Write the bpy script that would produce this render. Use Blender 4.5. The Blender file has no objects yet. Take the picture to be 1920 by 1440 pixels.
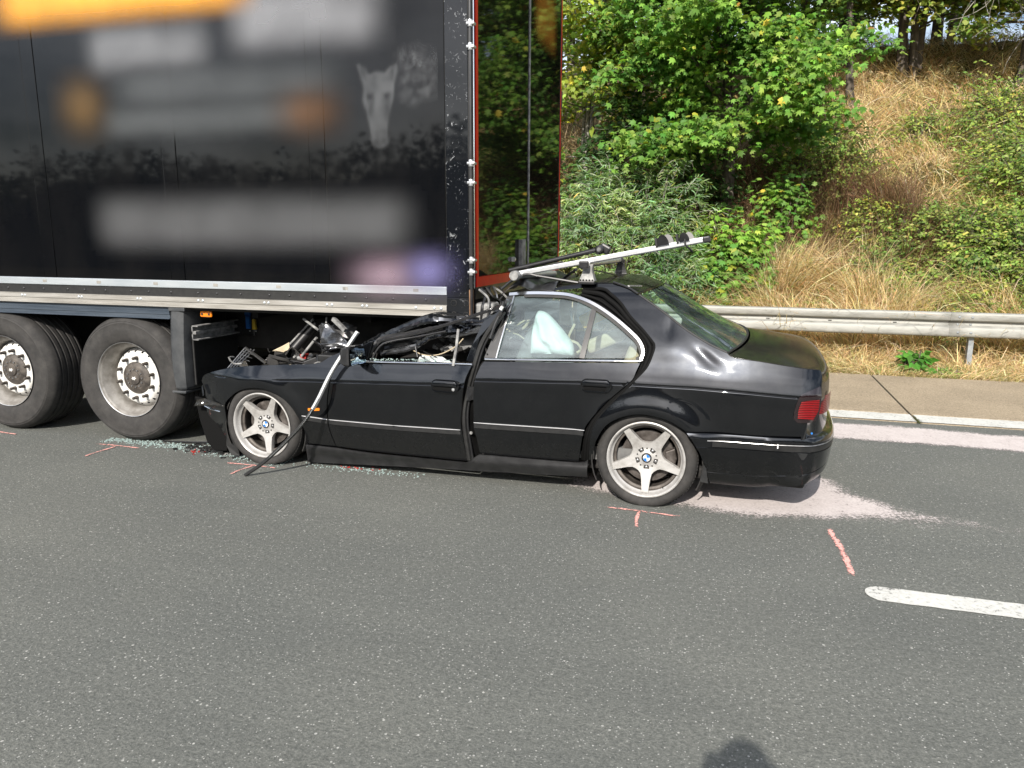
import bpy, bmesh, math, random
import numpy as np
from mathutils import Vector, Matrix, noise
from mathutils.geometry import delaunay_2d_cdt
R = math.radians
scene = bpy.context.scene
col = scene.collection
rnd = random.Random(7)

# ------------------------------------------------------------------ camera
PITCH, ROLL, YAW, CAM_H = 0.19127, 0.00475, 0.28556, 1.66534
cam_data = bpy.data.cameras.new('camera')
cam_data.sensor_width = 36.0
cam_data.lens = 36.0 * 1407.7 / 1920.0
cam_data.clip_start = 0.05
cam_data.clip_end = 1500
cam = bpy.data.objects.new('camera', cam_data)
col.objects.link(cam)
fw = Vector((-math.sin(YAW) * math.cos(PITCH), math.cos(YAW) * math.cos(PITCH), -math.sin(PITCH)))
rt = Vector((math.cos(YAW), math.sin(YAW), 0))
up = rt.cross(fw)
rt2 = rt * math.cos(ROLL) + up * math.sin(ROLL)
up2 = -rt * math.sin(ROLL) + up * math.cos(ROLL)
cam.matrix_world = Matrix(((rt2.x, up2.x, -fw.x, 0), (rt2.y, up2.y, -fw.y, 0), (rt2.z, up2.z, -fw.z, CAM_H), (0, 0, 0, 1)))
scene.camera = cam

# ------------------------------------------------------------------ sky, sun, exposure
to_sun = Vector((-0.05, -1.46, 1.0)).normalized()
SUN_EL = math.asin(to_sun.z)
SUN_AZ = math.atan2(to_sun.x, to_sun.y)
world = bpy.data.worlds.new('World')
scene.world = world
world.use_nodes = True
wn = world.node_tree
wn.nodes.clear()
wo = wn.nodes.new('ShaderNodeOutputWorld')
bg = wn.nodes.new('ShaderNodeBackground')
sky = wn.nodes.new('ShaderNodeTexSky')
sky.sky_type = 'NISHITA'
sky.sun_disc = False
sky.sun_elevation = SUN_EL
sky.sun_rotation = SUN_AZ
sky.air_density = 1.0
sky.dust_density = 1.6
sky.ozone_density = 1.0
# broken bright cloud over the whole sky, as the glints on the paint and the white gaps in the trees show
wtc = wn.nodes.new('ShaderNodeTexCoord')
wmap = wn.nodes.new('ShaderNodeMapping')
wmap.inputs['Scale'].default_value = (1.6, 1.6, 3.4)
wnoise = wn.nodes.new('ShaderNodeTexNoise')
wnoise.inputs['Scale'].default_value = 1.7
wnoise.inputs['Detail'].default_value = 9
wnoise.inputs['Roughness'].default_value = 0.56
wramp = wn.nodes.new('ShaderNodeValToRGB')
wramp.color_ramp.elements[0].position = 0.40
wramp.color_ramp.elements[1].position = 0.64
wmix = wn.nodes.new('ShaderNodeMix')
wmix.data_type = 'RGBA'
wmix.blend_type = 'ADD'
wmix.inputs['B'].default_value = (12.5, 12.6, 12.9, 1)
wn.links.new(wtc.outputs['Generated'], wmap.inputs['Vector'])
wn.links.new(wmap.outputs['Vector'], wnoise.inputs['Vector'])
wn.links.new(wnoise.outputs['Fac'], wramp.inputs['Fac'])
wn.links.new(wramp.outputs['Color'], wmix.inputs['Factor'])
wn.links.new(sky.outputs['Color'], wmix.inputs['A'])
wn.links.new(wmix.outputs['Result'], bg.inputs['Color'])
bg.inputs['Strength'].default_value = 0.075
wn.links.new(bg.outputs['Background'], wo.inputs['Surface'])

sd = bpy.data.lights.new('sun', 'SUN')
sd.energy = 4.7
sd.angle = R(0.6)
sd.color = (1.0, 0.94, 0.86)
sun = bpy.data.objects.new('sun', sd)
col.objects.link(sun)
sun.rotation_euler = to_sun.to_track_quat('Z', 'Y').to_euler()

scene.view_settings.view_transform = 'Standard'
scene.view_settings.look = 'None'
scene.view_settings.exposure = 0.55
scene.view_settings.gamma = 1.0
scene.view_settings.use_curve_mapping = False
scene.cycles.max_bounces = 8
scene.cycles.transparent_max_bounces = 24
scene.cycles.caustics_reflective = False
scene.cycles.caustics_refractive = False

# ------------------------------------------------------------------ materials
def mat(name, base=(.5, .5, .5), rough=.6, metal=0., spec=.5, coat=0., coat_rough=.03):
    m = bpy.data.materials.new(name)
    m.use_nodes = True
    b = m.node_tree.nodes['Principled BSDF']
    b.inputs['Base Color'].default_value = (*base, 1)
    b.inputs['Roughness'].default_value = rough
    b.inputs['Metallic'].default_value = metal
    b.inputs['Specular IOR Level'].default_value = spec
    b.inputs['Coat Weight'].default_value = coat
    b.inputs['Coat Roughness'].default_value = coat_rough
    return m, m.node_tree, b

def node(nt, kind, **kw):
    n = nt.nodes.new(kind)
    for k, v in kw.items():
        if k in n.inputs: n.inputs[k].default_value = v
        else: setattr(n, k, v)
    return n

def coords(nt, which='Object', scale=(1, 1, 1)):
    tc = node(nt, 'ShaderNodeTexCoord')
    mp = node(nt, 'ShaderNodeMapping')
    mp.inputs['Scale'].default_value = scale
    nt.links.new(tc.outputs[which], mp.inputs['Vector'])
    return mp.outputs['Vector']

def noise_tex(nt, vec, scale, detail=4, rough=.55, dist=0.):
    n = node(nt, 'ShaderNodeTexNoise', Scale=scale, Detail=detail, Roughness=rough, Distortion=dist)
    nt.links.new(vec, n.inputs['Vector'])
    return n.outputs['Fac']

def ramp(nt, fac, stops):
    r = node(nt, 'ShaderNodeValToRGB')
    e = r.color_ramp.elements
    while len(e) < len(stops): e.new(0.5)
    for k, (p, c) in enumerate(stops):
        e[k].position = p
        e[k].color = (*c, 1) if len(c) == 3 else c
    nt.links.new(fac, r.inputs['Fac'])
    return r.outputs['Color']

def mixc(nt, fac, a, b, mode='MIX'):
    m = node(nt, 'ShaderNodeMix', data_type='RGBA', blend_type=mode)
    for s, v in (('Factor', fac), ('A', a), ('B', b)):
        if hasattr(v, 'is_linked') or isinstance(v, bpy.types.NodeSocket): nt.links.new(v, m.inputs[s])
        else: m.inputs[s].default_value = v if s == 'Factor' else (*v, 1)
    return m.outputs['Result']

def math_n(nt, op, a, b=0.):
    m = node(nt, 'ShaderNodeMath', operation=op)
    for k, v in ((0, a), (1, b)):
        if isinstance(v, bpy.types.NodeSocket): nt.links.new(v, m.inputs[k])
        else: m.inputs[k].default_value = v
    return m.outputs[0]

def bump(nt, b, height, strength=.3, dist=.01):
    n = node(nt, 'ShaderNodeBump', Strength=strength, Distance=dist)
    nt.links.new(height, n.inputs['Height'])
    nt.links.new(n.outputs['Normal'], b.inputs['Normal'])
    return n

def worn(name, c1, c2, scale=6, rough=.6, metal=0., lo=.35, hi=.65, bumpk=0., bscale=60, spec=.5, coat=0., vscale=(1, 1, 1)):
    m, nt, b = mat(name, c1, rough, metal, spec, coat)
    v = coords(nt, 'Object', vscale)
    f = noise_tex(nt, v, scale, 6, .6)
    nt.links.new(ramp(nt, f, [(lo, c1), (hi, c2)]), b.inputs['Base Color'])
    if bumpk: bump(nt, b, noise_tex(nt, v, bscale, 3), bumpk, .004)
    return m

M = {}
# asphalt: dark binder with pale and dark stone chips, larger soft patches
m, nt, b = mat('asphalt', rough=.82, spec=.35)
v = coords(nt, 'Object')
big = noise_tex(nt, v, .55, 5, .6)
streak = noise_tex(nt, coords(nt, 'Object', (.12, 1.1, 1)), 1.5, 4, .6)
f1 = noise_tex(nt, v, 95, 3, .8)
f2 = noise_tex(nt, v, 40, 5, .8)
base = ramp(nt, f1, [(.3, (.050, .053, .050)), (.5, (.125, .130, .120)), (.70, (.245, .25, .232))])
base = mixc(nt, .5, base, ramp(nt, f2, [(.3, (.055, .059, .056)), (.5, (.122, .126, .117)), (.7, (.235, .238, .22))]))
base = mixc(nt, .55, base, mixc(nt, 1.0, base, ramp(nt, big, [(.25, (.70, .73, .74)), (.75, (1.22, 1.2, 1.13))]), 'MULTIPLY'))
base = mixc(nt, .5, base, mixc(nt, 1.0, base, ramp(nt, streak, [(.3, (.82, .83, .83)), (.7, (1.12, 1.12, 1.1))]), 'MULTIPLY'))
vo = node(nt, 'ShaderNodeTexVoronoi', Scale=74.0, Randomness=1.0)
nt.links.new(v, vo.inputs['Vector'])
sepc = node(nt, 'ShaderNodeSeparateColor')
nt.links.new(vo.outputs['Color'], sepc.inputs['Color'])
pick = math_n(nt, 'GREATER_THAN', sepc.outputs[0], .918)
rad = math_n(nt, 'LESS_THAN', vo.outputs['Distance'], math_n(nt, 'MULTIPLY', sepc.outputs[1], .40))
base = mixc(nt, math_n(nt, 'MULTIPLY', math_n(nt, 'MULTIPLY', pick, rad), .85), base, (.44, .44, .41))
vo2 = node(nt, 'ShaderNodeTexVoronoi', Scale=120.0, Randomness=1.0)
nt.links.new(v, vo2.inputs['Vector'])
sep2 = node(nt, 'ShaderNodeSeparateColor')
nt.links.new(vo2.outputs['Color'], sep2.inputs['Color'])
pk2 = math_n(nt, 'GREATER_THAN', sep2.outputs[0], .93)
base = mixc(nt, math_n(nt, 'MULTIPLY', pk2, math_n(nt, 'LESS_THAN', vo2.outputs['Distance'], .36)), base, (.33, .33, .31))
nt.links.new(base, b.inputs['Base Color'])
bump(nt, b, math_n(nt, 'ADD', f1, f2), .7, .008)
M['asphalt'] = m

m, nt, b = mat('concrete_shoulder', rough=.9, spec=.25)
v = coords(nt, 'Object')
a1 = noise_tex(nt, v, 75, 4, .75)
a2 = noise_tex(nt, v, 1.3, 5, .6)
base = ramp(nt, a1, [(.28, (.13, .105, .072)), (.5, (.30, .245, .172)), (.7, (.46, .39, .295))])
base = mixc(nt, .6, base, mixc(nt, 1., base, ramp(nt, a2, [(.3, (.75, .74, .72)), (.7, (1.2, 1.18, 1.15))]), 'MULTIPLY'))
nt.links.new(base, b.inputs['Base Color'])
bump(nt, b, a1, .5, .006)
M['concrete'] = m
M['joint'] = mat('joint_filler', (.022, .02, .018), .9)[0]

m, nt, b = mat('road_paint', rough=.75, spec=.3)
v = coords(nt, 'Object')
chip = noise_tex(nt, v, 42, 6, .75)
soft = noise_tex(nt, v, 3.5, 4, .6)
wear = math_n(nt, 'ADD', chip, math_n(nt, 'MULTIPLY', soft, .35))
c = ramp(nt, wear, [(.52, (.12, .12, .11)), (.58, (.46, .46, .43)), (.8, (.58, .58, .545))])
nt.links.new(c, b.inputs['Base Color'])
bump(nt, b, chip, .4, .004)
M['paint'] = m

def mask_mat(name, c1, c2, scale, lo, hi, attr='mask', rough=.95, bumpk=.4):
    """loose material on the road: coverage from the mesh's mask attribute broken up by noise"""
    m, nt, b = mat(name, c1, rough, spec=.1)
    v = coords(nt, 'Object')
    at = node(nt, 'ShaderNodeAttribute', attribute_name=attr)
    n1 = noise_tex(nt, v, scale, 6, .75)
    n2 = noise_tex(nt, v, scale * .12, 4, .6)
    cov = math_n(nt, 'ADD', at.outputs['Fac'], math_n(nt, 'ADD', math_n(nt, 'MULTIPLY', math_n(nt, 'SUBTRACT', n1, .5), 1.9), math_n(nt, 'MULTIPLY', math_n(nt, 'SUBTRACT', n2, .5), .7)))
    r = ramp(nt, cov, [(lo, (0, 0, 0)), (hi, (1, 1, 1))])
    nt.links.new(r, b.inputs['Alpha'])
    nt.links.new(mixc(nt, .5, ramp(nt, n2, [(.3, c1), (.7, c2)]), ramp(nt, n1, [(.3, tuple(k * .62 for k in c1)), (.65, c2)])), b.inputs['Base Color'])
    bump(nt, b, n1, bumpk, .006)
    return m
M['sand'] = mask_mat('oil_binder', (.46, .41, .393), (.58, .53, .512), 60, .42, .80)
M['chalk'] = mask_mat('pink_chalk', (.78, .34, .30), (.86, .45, .40), 75, .44, .60)
M['moss'] = mask_mat('joint_moss', (.045, .06, .018), (.08, .085, .03), 60, .4, .6)

m, nt, b = mat('bank_soil', rough=1., spec=.1)
v = coords(nt, 'Object')
g1 = noise_tex(nt, v, 14, 6, .7)
g2 = noise_tex(nt, v, .5, 4, .6)
base = ramp(nt, g1, [(.3, (.10, .075, .045)), (.52, (.28, .21, .12)), (.7, (.46, .36, .21))])
base = mixc(nt, ramp(nt, g2, [(.45, (0, 0, 0)), (.62, (1, 1, 1))]), base, ramp(nt, g1, [(.3, (.035, .04, .015)), (.7, (.10, .10, .04))]))
nt.links.new(base, b.inputs['Base Color'])
bump(nt, b, g1, .8, .05)
M['soil'] = m

# galvanised rail
m, nt, b = mat('galvanised_steel', rough=.5, metal=.35)
v = coords(nt, 'Object', (.25, 1, 1))
z1 = noise_tex(nt, v, 26, 6, .7)
nt.links.new(ramp(nt, z1, [(.3, (.225, .225, .205)), (.5, (.30, .30, .275)), (.7, (.38, .375, .35))]), b.inputs['Base Color'])
nt.links.new(ramp(nt, z1, [(.3, (.5, .5, .5)), (.7, (.75, .75, .75))]), b.inputs['Roughness'])
M['zinc'] = m
M['post'] = worn('post_steel', (.20, .22, .24), (.30, .32, .33), 20, .6, .3)

# car paint
m, nt, b = mat('black_car_paint', (.0045, .0055, .0085), .30, .75, .0, 1.0, .018)
b.inputs['Coat IOR'].default_value = 1.55
v = coords(nt, 'Object')
dust_veil = noise_tex(nt, v, 9, 6, .7)
pc = ramp(nt, dust_veil, [(.35, (.0085, .0098, .0125)), (.75, (.014, .0155, .018))])
sz = node(nt, 'ShaderNodeSeparateXYZ')
nt.links.new(v, sz.inputs[0])
low = ramp(nt, math_n(nt, 'ADD', sz.outputs[2], math_n(nt, 'MULTIPLY', math_n(nt, 'SUBTRACT', noise_tex(nt, coords(nt, 'Object', (6, 6, 1.2)), 4, 5, .65), .5), .35)), [(.12, (.5, .5, .5)), (.46, (0, 0, 0))])
pc = mixc(nt, math_n(nt, 'MULTIPLY', low, .45), pc, (.055, .052, .046))
nt.links.new(pc, b.inputs['Base Color'])
nt.links.new(ramp(nt, dust_veil, [(.4, (.020, .020, .020)), (.8, (.05, .05, .05))]), b.inputs['Coat Roughness'])
bump(nt, b, noise_tex(nt, v, 3.2, 2, .5), .035, .02)
M['carpaint'] = m
M['carpaint_dusty'] = None
m, nt, b = mat('dusty_black_paint', (.01, .011, .012), .5, 0, .0, .55, .08)
v = coords(nt, 'Object', (1, 3, 1))
dust_veil = noise_tex(nt, v, 30, 6, .75)
nt.links.new(ramp(nt, dust_veil, [(.35, (.010, .0105, .011)), (.7, (.034, .032, .026))]), b.inputs['Base Color'])
nt.links.new(ramp(nt, dust_veil, [(.3, (.05, .05, .05)), (.75, (.22, .22, .22))]), b.inputs['Coat Roughness'])
M['carpaint_dusty'] = m
M['trim'] = worn('black_plastic_trim', (.010, .0105, .011), (.02, .02, .02), 20, .42)
M['black'] = worn('black_rubber', (.008, .008, .008), (.016, .016, .015), 30, .6)
M['satin'] = worn('satin_black', (.010, .010, .011), (.022, .022, .023), 14, .35, coat=.3)
M['dark'] = worn('dark_underside', (.010, .0095, .009), (.024, .022, .02), 8, .8)
M['chrome'] = mat('bright_trim', (.80, .81, .82), .16, 1.)[0]
M['rimgrey'] = worn('dusty_rim_silver', (.17, .155, .135), (.36, .345, .32), 9, .5, .4)
M['hole'] = mat('unlit_black', (.004, .004, .004), .8, 0, .15)[0]  # near-black: shade painted into gaps, and the door seals' own black
M['brightline'] = mat('bright_line', (.80, .80, .80), .38, .5)[0]
M['hubgrey'] = worn('dirty_hub_casting', (.035, .03, .026), (.11, .095, .08), 18, .6, .2)
M['silver'] = worn('rack_aluminium', (.55, .56, .57), (.66, .67, .67), 20, .38, .8)
M['steel'] = worn('bare_steel', (.30, .30, .30), (.5, .5, .5), 22, .35, .9)
M['crumple'] = worn('torn_sheet_metal', (.06, .062, .066), (.22, .225, .235), 5, .22, .75, coat=.6)
m, nt, b = mat('wheel_silver', (.5, .48, .45), .38, .35)
v = coords(nt, 'Object')
d1 = noise_tex(nt, v, 11, 6, .7)
nt.links.new(ramp(nt, d1, [(.3, (.31, .295, .275)), (.5, (.46, .45, .43)), (.75, (.54, .53, .52))]), b.inputs['Base Color'])
M['wheel'] = m
M['wheel_in'] = worn('wheel_barrel_dirty', (.05, .042, .036), (.13, .115, .10), 14, .6, .2)
M['disc'] = worn('brake_disc', (.05, .042, .036), (.14, .125, .115), 16, .5, .6)
m, nt, b = mat('tyre_rubber', (.03, .03, .03), .8, 0, .3)
v = coords(nt, 'Object')
d1 = noise_tex(nt, v, 7, 6, .75)
nt.links.new(ramp(nt, d1, [(.3, (.022, .0215, .021)), (.55, (.042, .040, .038)), (.8, (.066, .063, .058))]), b.inputs['Base Color'])
bump(nt, b, noise_tex(nt, v, 130, 3), .25, .003)
M['tyre'] = m
M['tread'] = M['tyre']

def glass(name, tint, refl=1.9, gl=(1, 1, 1), dust_veil=.05):
    m = bpy.data.materials.new(name)
    m.use_nodes = True
    nt = m.node_tree
    nt.nodes.clear()
    out = node(nt, 'ShaderNodeOutputMaterial')
    tr = node(nt, 'ShaderNodeBsdfTransparent', Color=(*tint, 1))
    gb = node(nt, 'ShaderNodeBsdfGlossy', Color=(*gl, 1), Roughness=.01)
    fr = node(nt, 'ShaderNodeFresnel', IOR=1.5)
    mx = node(nt, 'ShaderNodeMixShader')
    f = math_n(nt, 'MINIMUM', math_n(nt, 'MULTIPLY', fr.outputs[0], refl), 1.)
    nt.links.new(f, mx.inputs[0])
    nt.links.new(tr.outputs[0], mx.inputs[1])
    nt.links.new(gb.outputs[0], mx.inputs[2])
    df = node(nt, 'ShaderNodeBsdfDiffuse', Color=(.52, .66, .69, 1))  # teal diffuse veil painted over the pane in place of sky reflection
    m2 = node(nt, 'ShaderNodeMixShader')
    vv = coords(nt, 'Object', (1, 1, 3))
    nt.links.new(ramp(nt, noise_tex(nt, vv, 3.5, 5, .6), [(.35, (dust_veil * .5,) * 3), (.7, (dust_veil * 1.6,) * 3)]), m2.inputs[0])
    nt.links.new(mx.outputs[0], m2.inputs[1])
    nt.links.new(df.outputs[0], m2.inputs[2])
    nt.links.new(m2.outputs[0], out.inputs['Surface'])
    return m
M['glass'] = glass('tinted_glass', (.74, .87, .86), 2.8, dust_veil=.12)
M['rearglass'] = glass('heated_rear_glass', (.55, .72, .70), .95, dust_veil=.05)
M['mirrorglass'] = mat('mirror_glass', (.52, .66, .80), .04, 1.)[0]
m, nt, b = mat('tail_lamp_red', (.42, .006, .008), .3, 0, .3, .25, .02)
v = coords(nt, 'Object', (1, 1, 1))
wv = node(nt, 'ShaderNodeTexWave', Scale=30.0, bands_direction='Z')
nt.links.new(v, wv.inputs['Vector'])
nt.links.new(ramp(nt, wv.outputs['Fac'], [(.2, (.05, .001, .001)), (.8, (.26, .003, .005))]), b.inputs['Base Color'])
bump(nt, b, wv.outputs['Fac'], .5, .004)
M['redlamp'] = m
M['smokelamp'] = mat('smoked_lamp', (.012, .006, .007), .12, 0, .5, 1.)[0]
M['amber'] = mat('amber_lens', (.80, .22, .01), .2, 0, .5, .8)[0]
M['airbag'] = worn('airbag_cloth', (.68, .73, .72), (.75, .79, .78), 9, .9, bumpk=.5, bscale=22)
M['beige'] = worn('beige_upholstery', (.40, .33, .22), (.52, .44, .31), 8, .8)
M['greycloth'] = worn('grey_interior', (.10, .10, .10), (.17, .17, .165), 9, .85)
M['whitelens'] = mat('clear_lens', (.75, .75, .72), .2, 0, .5, .5)[0]
M['blue'] = mat('badge_blue', (.02, .16, .50), .3, 0, .5, .5)[0]
M['white'] = mat('badge_white', (.82, .82, .82), .3, 0, .5, .5)[0]
M['bluelever'] = worn('blue_lever', (.02, .14, .50), (.03, .19, .6), 20, .45)
M['yellow'] = worn('yellow_lever', (.62, .42, .03), (.72, .5, .05), 20, .5)
M['redplastic'] = worn('red_plastic', (.4, .03, .02), (.28, .02, .02), 20, .5)

# trailer
m, nt, b = mat('black_trailer_skin', (.004, .0045, .0055), .5, 0, .0, .68, .04)
v = coords(nt, 'Object')
d1 = noise_tex(nt, coords(nt, 'Object', (.6, 1, .25)), 5, 6, .7)
sc = noise_tex(nt, coords(nt, 'Object', (.35, 1, 26)), 3.3, 3, .6)
sc2 = noise_tex(nt, v, 1.7, 3, .6)
scr = math_n(nt, 'MULTIPLY', ramp(nt, sc, [(.735, (0, 0, 0)), (.75, (1, 1, 1))]), ramp(nt, sc2, [(.5, (0, 0, 0)), (.6, (1, 1, 1))]))
nt.links.new(mixc(nt, scr, ramp(nt, d1, [(.35, (.003, .0035, .0045)), (.8, (.007, .007, .0075))]), (.14, .14, .14)), b.inputs['Base Color'])
nt.links.new(ramp(nt, d1, [(.3, (.025, .025, .025)), (.8, (.07, .07, .07))]), b.inputs['Coat Roughness'])
bump(nt, b, noise_tex(nt, v, 1.6, 2, .5), .06, .02)
M['trailer'] = m
m, nt, b = mat('scratched_black_skin', (.006, .007, .009), .5, 0, .0, 1., .04)
v = coords(nt, 'Object')
s1 = noise_tex(nt, v, 34, 5, .65, 1.2)
s2 = noise_tex(nt, v, 2.3, 3, .5)
chips = math_n(nt, 'MULTIPLY', ramp(nt, s1, [(.62, (0, 0, 0)), (.65, (1, 1, 1))]), ramp(nt, s2, [(.44, (0, 0, 0)), (.56, (1, 1, 1))]))
nt.links.new(mixc(nt, chips, (.006, .007, .009), (.27, .28, .29)), b.inputs['Base Color'])
M['trailer_scratched'] = m
m, nt, b = mat('glossy_rear_door', (.007, .0065, .005), .5, 0, .0, .75, .03)
v = coords(nt, 'Object', (1, 1, .05))
w1 = noise_tex(nt, v, 21, 3, .6)
w2 = noise_tex(nt, coords(nt, 'Object', (1, .6, 4.)), 2.2, 4, .6)
bump(nt, b, math_n(nt, 'ADD', w1, math_n(nt, 'MULTIPLY', w2, .4)), .40, .006)
M['reardoor'] = m
M['alu'] = worn('dirty_aluminium', (.27, .255, .225), (.46, .445, .41), 7, .5, .45, vscale=(.3, 1, 5))
M['alu_bright'] = worn('bright_aluminium_rail', (.50, .55, .58), (.64, .68, .70), 9, .32, .55, vscale=(.25, 1, 1))
M['blueprofile'] = worn('grey_blue_profile', (.045, .06, .08), (.085, .105, .13), 9, .4, .3, vscale=(.2, 1, 3))
M['flap'] = worn('grey_mudguard_plastic', (.028, .031, .034), (.065, .068, .07), 8, .55)
M['redtape'] = worn('red_reflective_tape', (.60, .008, .004), (.74, .012, .006), 9, .35, bumpk=.1)
M['trimwhite'] = worn('white_wheel_paint', (.50, .49, .46), (.74, .735, .71), 10, .5)
M['rust'] = worn('rusty_steel', (.10, .055, .03), (.26, .15, .08), 14, .8)
M['greypaint'] = worn('scuffed_grey', (.09, .09, .09), (.30, .30, .29), 18, .6)
M['glassbits'] = mat('safety_glass_crumbs', (.34, .43, .41), .2, 0, .6)[0]
M['asphalt_dark'] = M['joint']

def soft_print(name, colour, rough=.35, k=.16, strength=1.0, nscale=2.2):
    """flat print with faded, unreadable edges"""
    m, nt, b = mat(name, colour, rough, 0, .5, .6, .05)
    at = node(nt, 'ShaderNodeAttribute', attribute_name='mask')
    v = coords(nt, 'Object')
    n1 = noise_tex(nt, v, nscale, 2, .5)
    f = math_n(nt, 'MULTIPLY', at.outputs['Fac'], math_n(nt, 'ADD', .46, math_n(nt, 'MULTIPLY', n1, .52)))
    nt.links.new(math_n(nt, 'MINIMUM', math_n(nt, 'MULTIPLY', f, strength), .999), b.inputs['Alpha'])
    b.inputs['Specular IOR Level'].default_value = 0.
    b.inputs['Coat Weight'].default_value = 1.
    return m

def leafmat(name, trans=.35, rough=.55, spec=.3, tint=(1.3, 1.35, .65)):
    m = bpy.data.materials.new(name)
    m.use_nodes = True
    nt = m.node_tree
    nt.nodes.clear()
    out = node(nt, 'ShaderNodeOutputMaterial')
    at = node(nt, 'ShaderNodeAttribute', attribute_name='Col')
    pb = node(nt, 'ShaderNodeBsdfPrincipled', Roughness=rough)
    pb.inputs['Specular IOR Level'].default_value = spec
    tl = node(nt, 'ShaderNodeBsdfTranslucent')
    mx = node(nt, 'ShaderNodeMixShader')
    mx.inputs[0].default_value = trans
    nt.links.new(at.outputs['Color'], pb.inputs['Base Color'])
    tcol = mixc(nt, 1., at.outputs['Color'], tint, 'MULTIPLY')
    nt.links.new(tcol, tl.inputs['Color'])
    nt.links.new(pb.outputs[0], mx.inputs[1])
    nt.links.new(tl.outputs[0], mx.inputs[2])
    nt.links.new(mx.outputs[0], out.inputs['Surface'])
    return m
M['leaf'] = leafmat('leaf')
M['darkleaf'] = leafmat('dense_wood_leaf', .06, .7, .1)
M['grass'] = leafmat('dry_grass_blade', .35, .6, .25, (1.15, 1.15, 1.0))
M['bark'] = worn('bark', (.045, .036, .028), (.15, .125, .10), 12, .95, bumpk=.9, bscale=30, vscale=(1, 1, .25))
M['palebark'] = worn('pale_bark', (.18, .165, .14), (.34, .32, .28), 12, .9, vscale=(1, 1, .3))
M['skin'] = mat('skin', (.50, .30, .22), .6)[0]
M['clothes'] = worn('dark_clothes', (.03, .035, .05), (.05, .055, .07), 20, .9)

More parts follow.
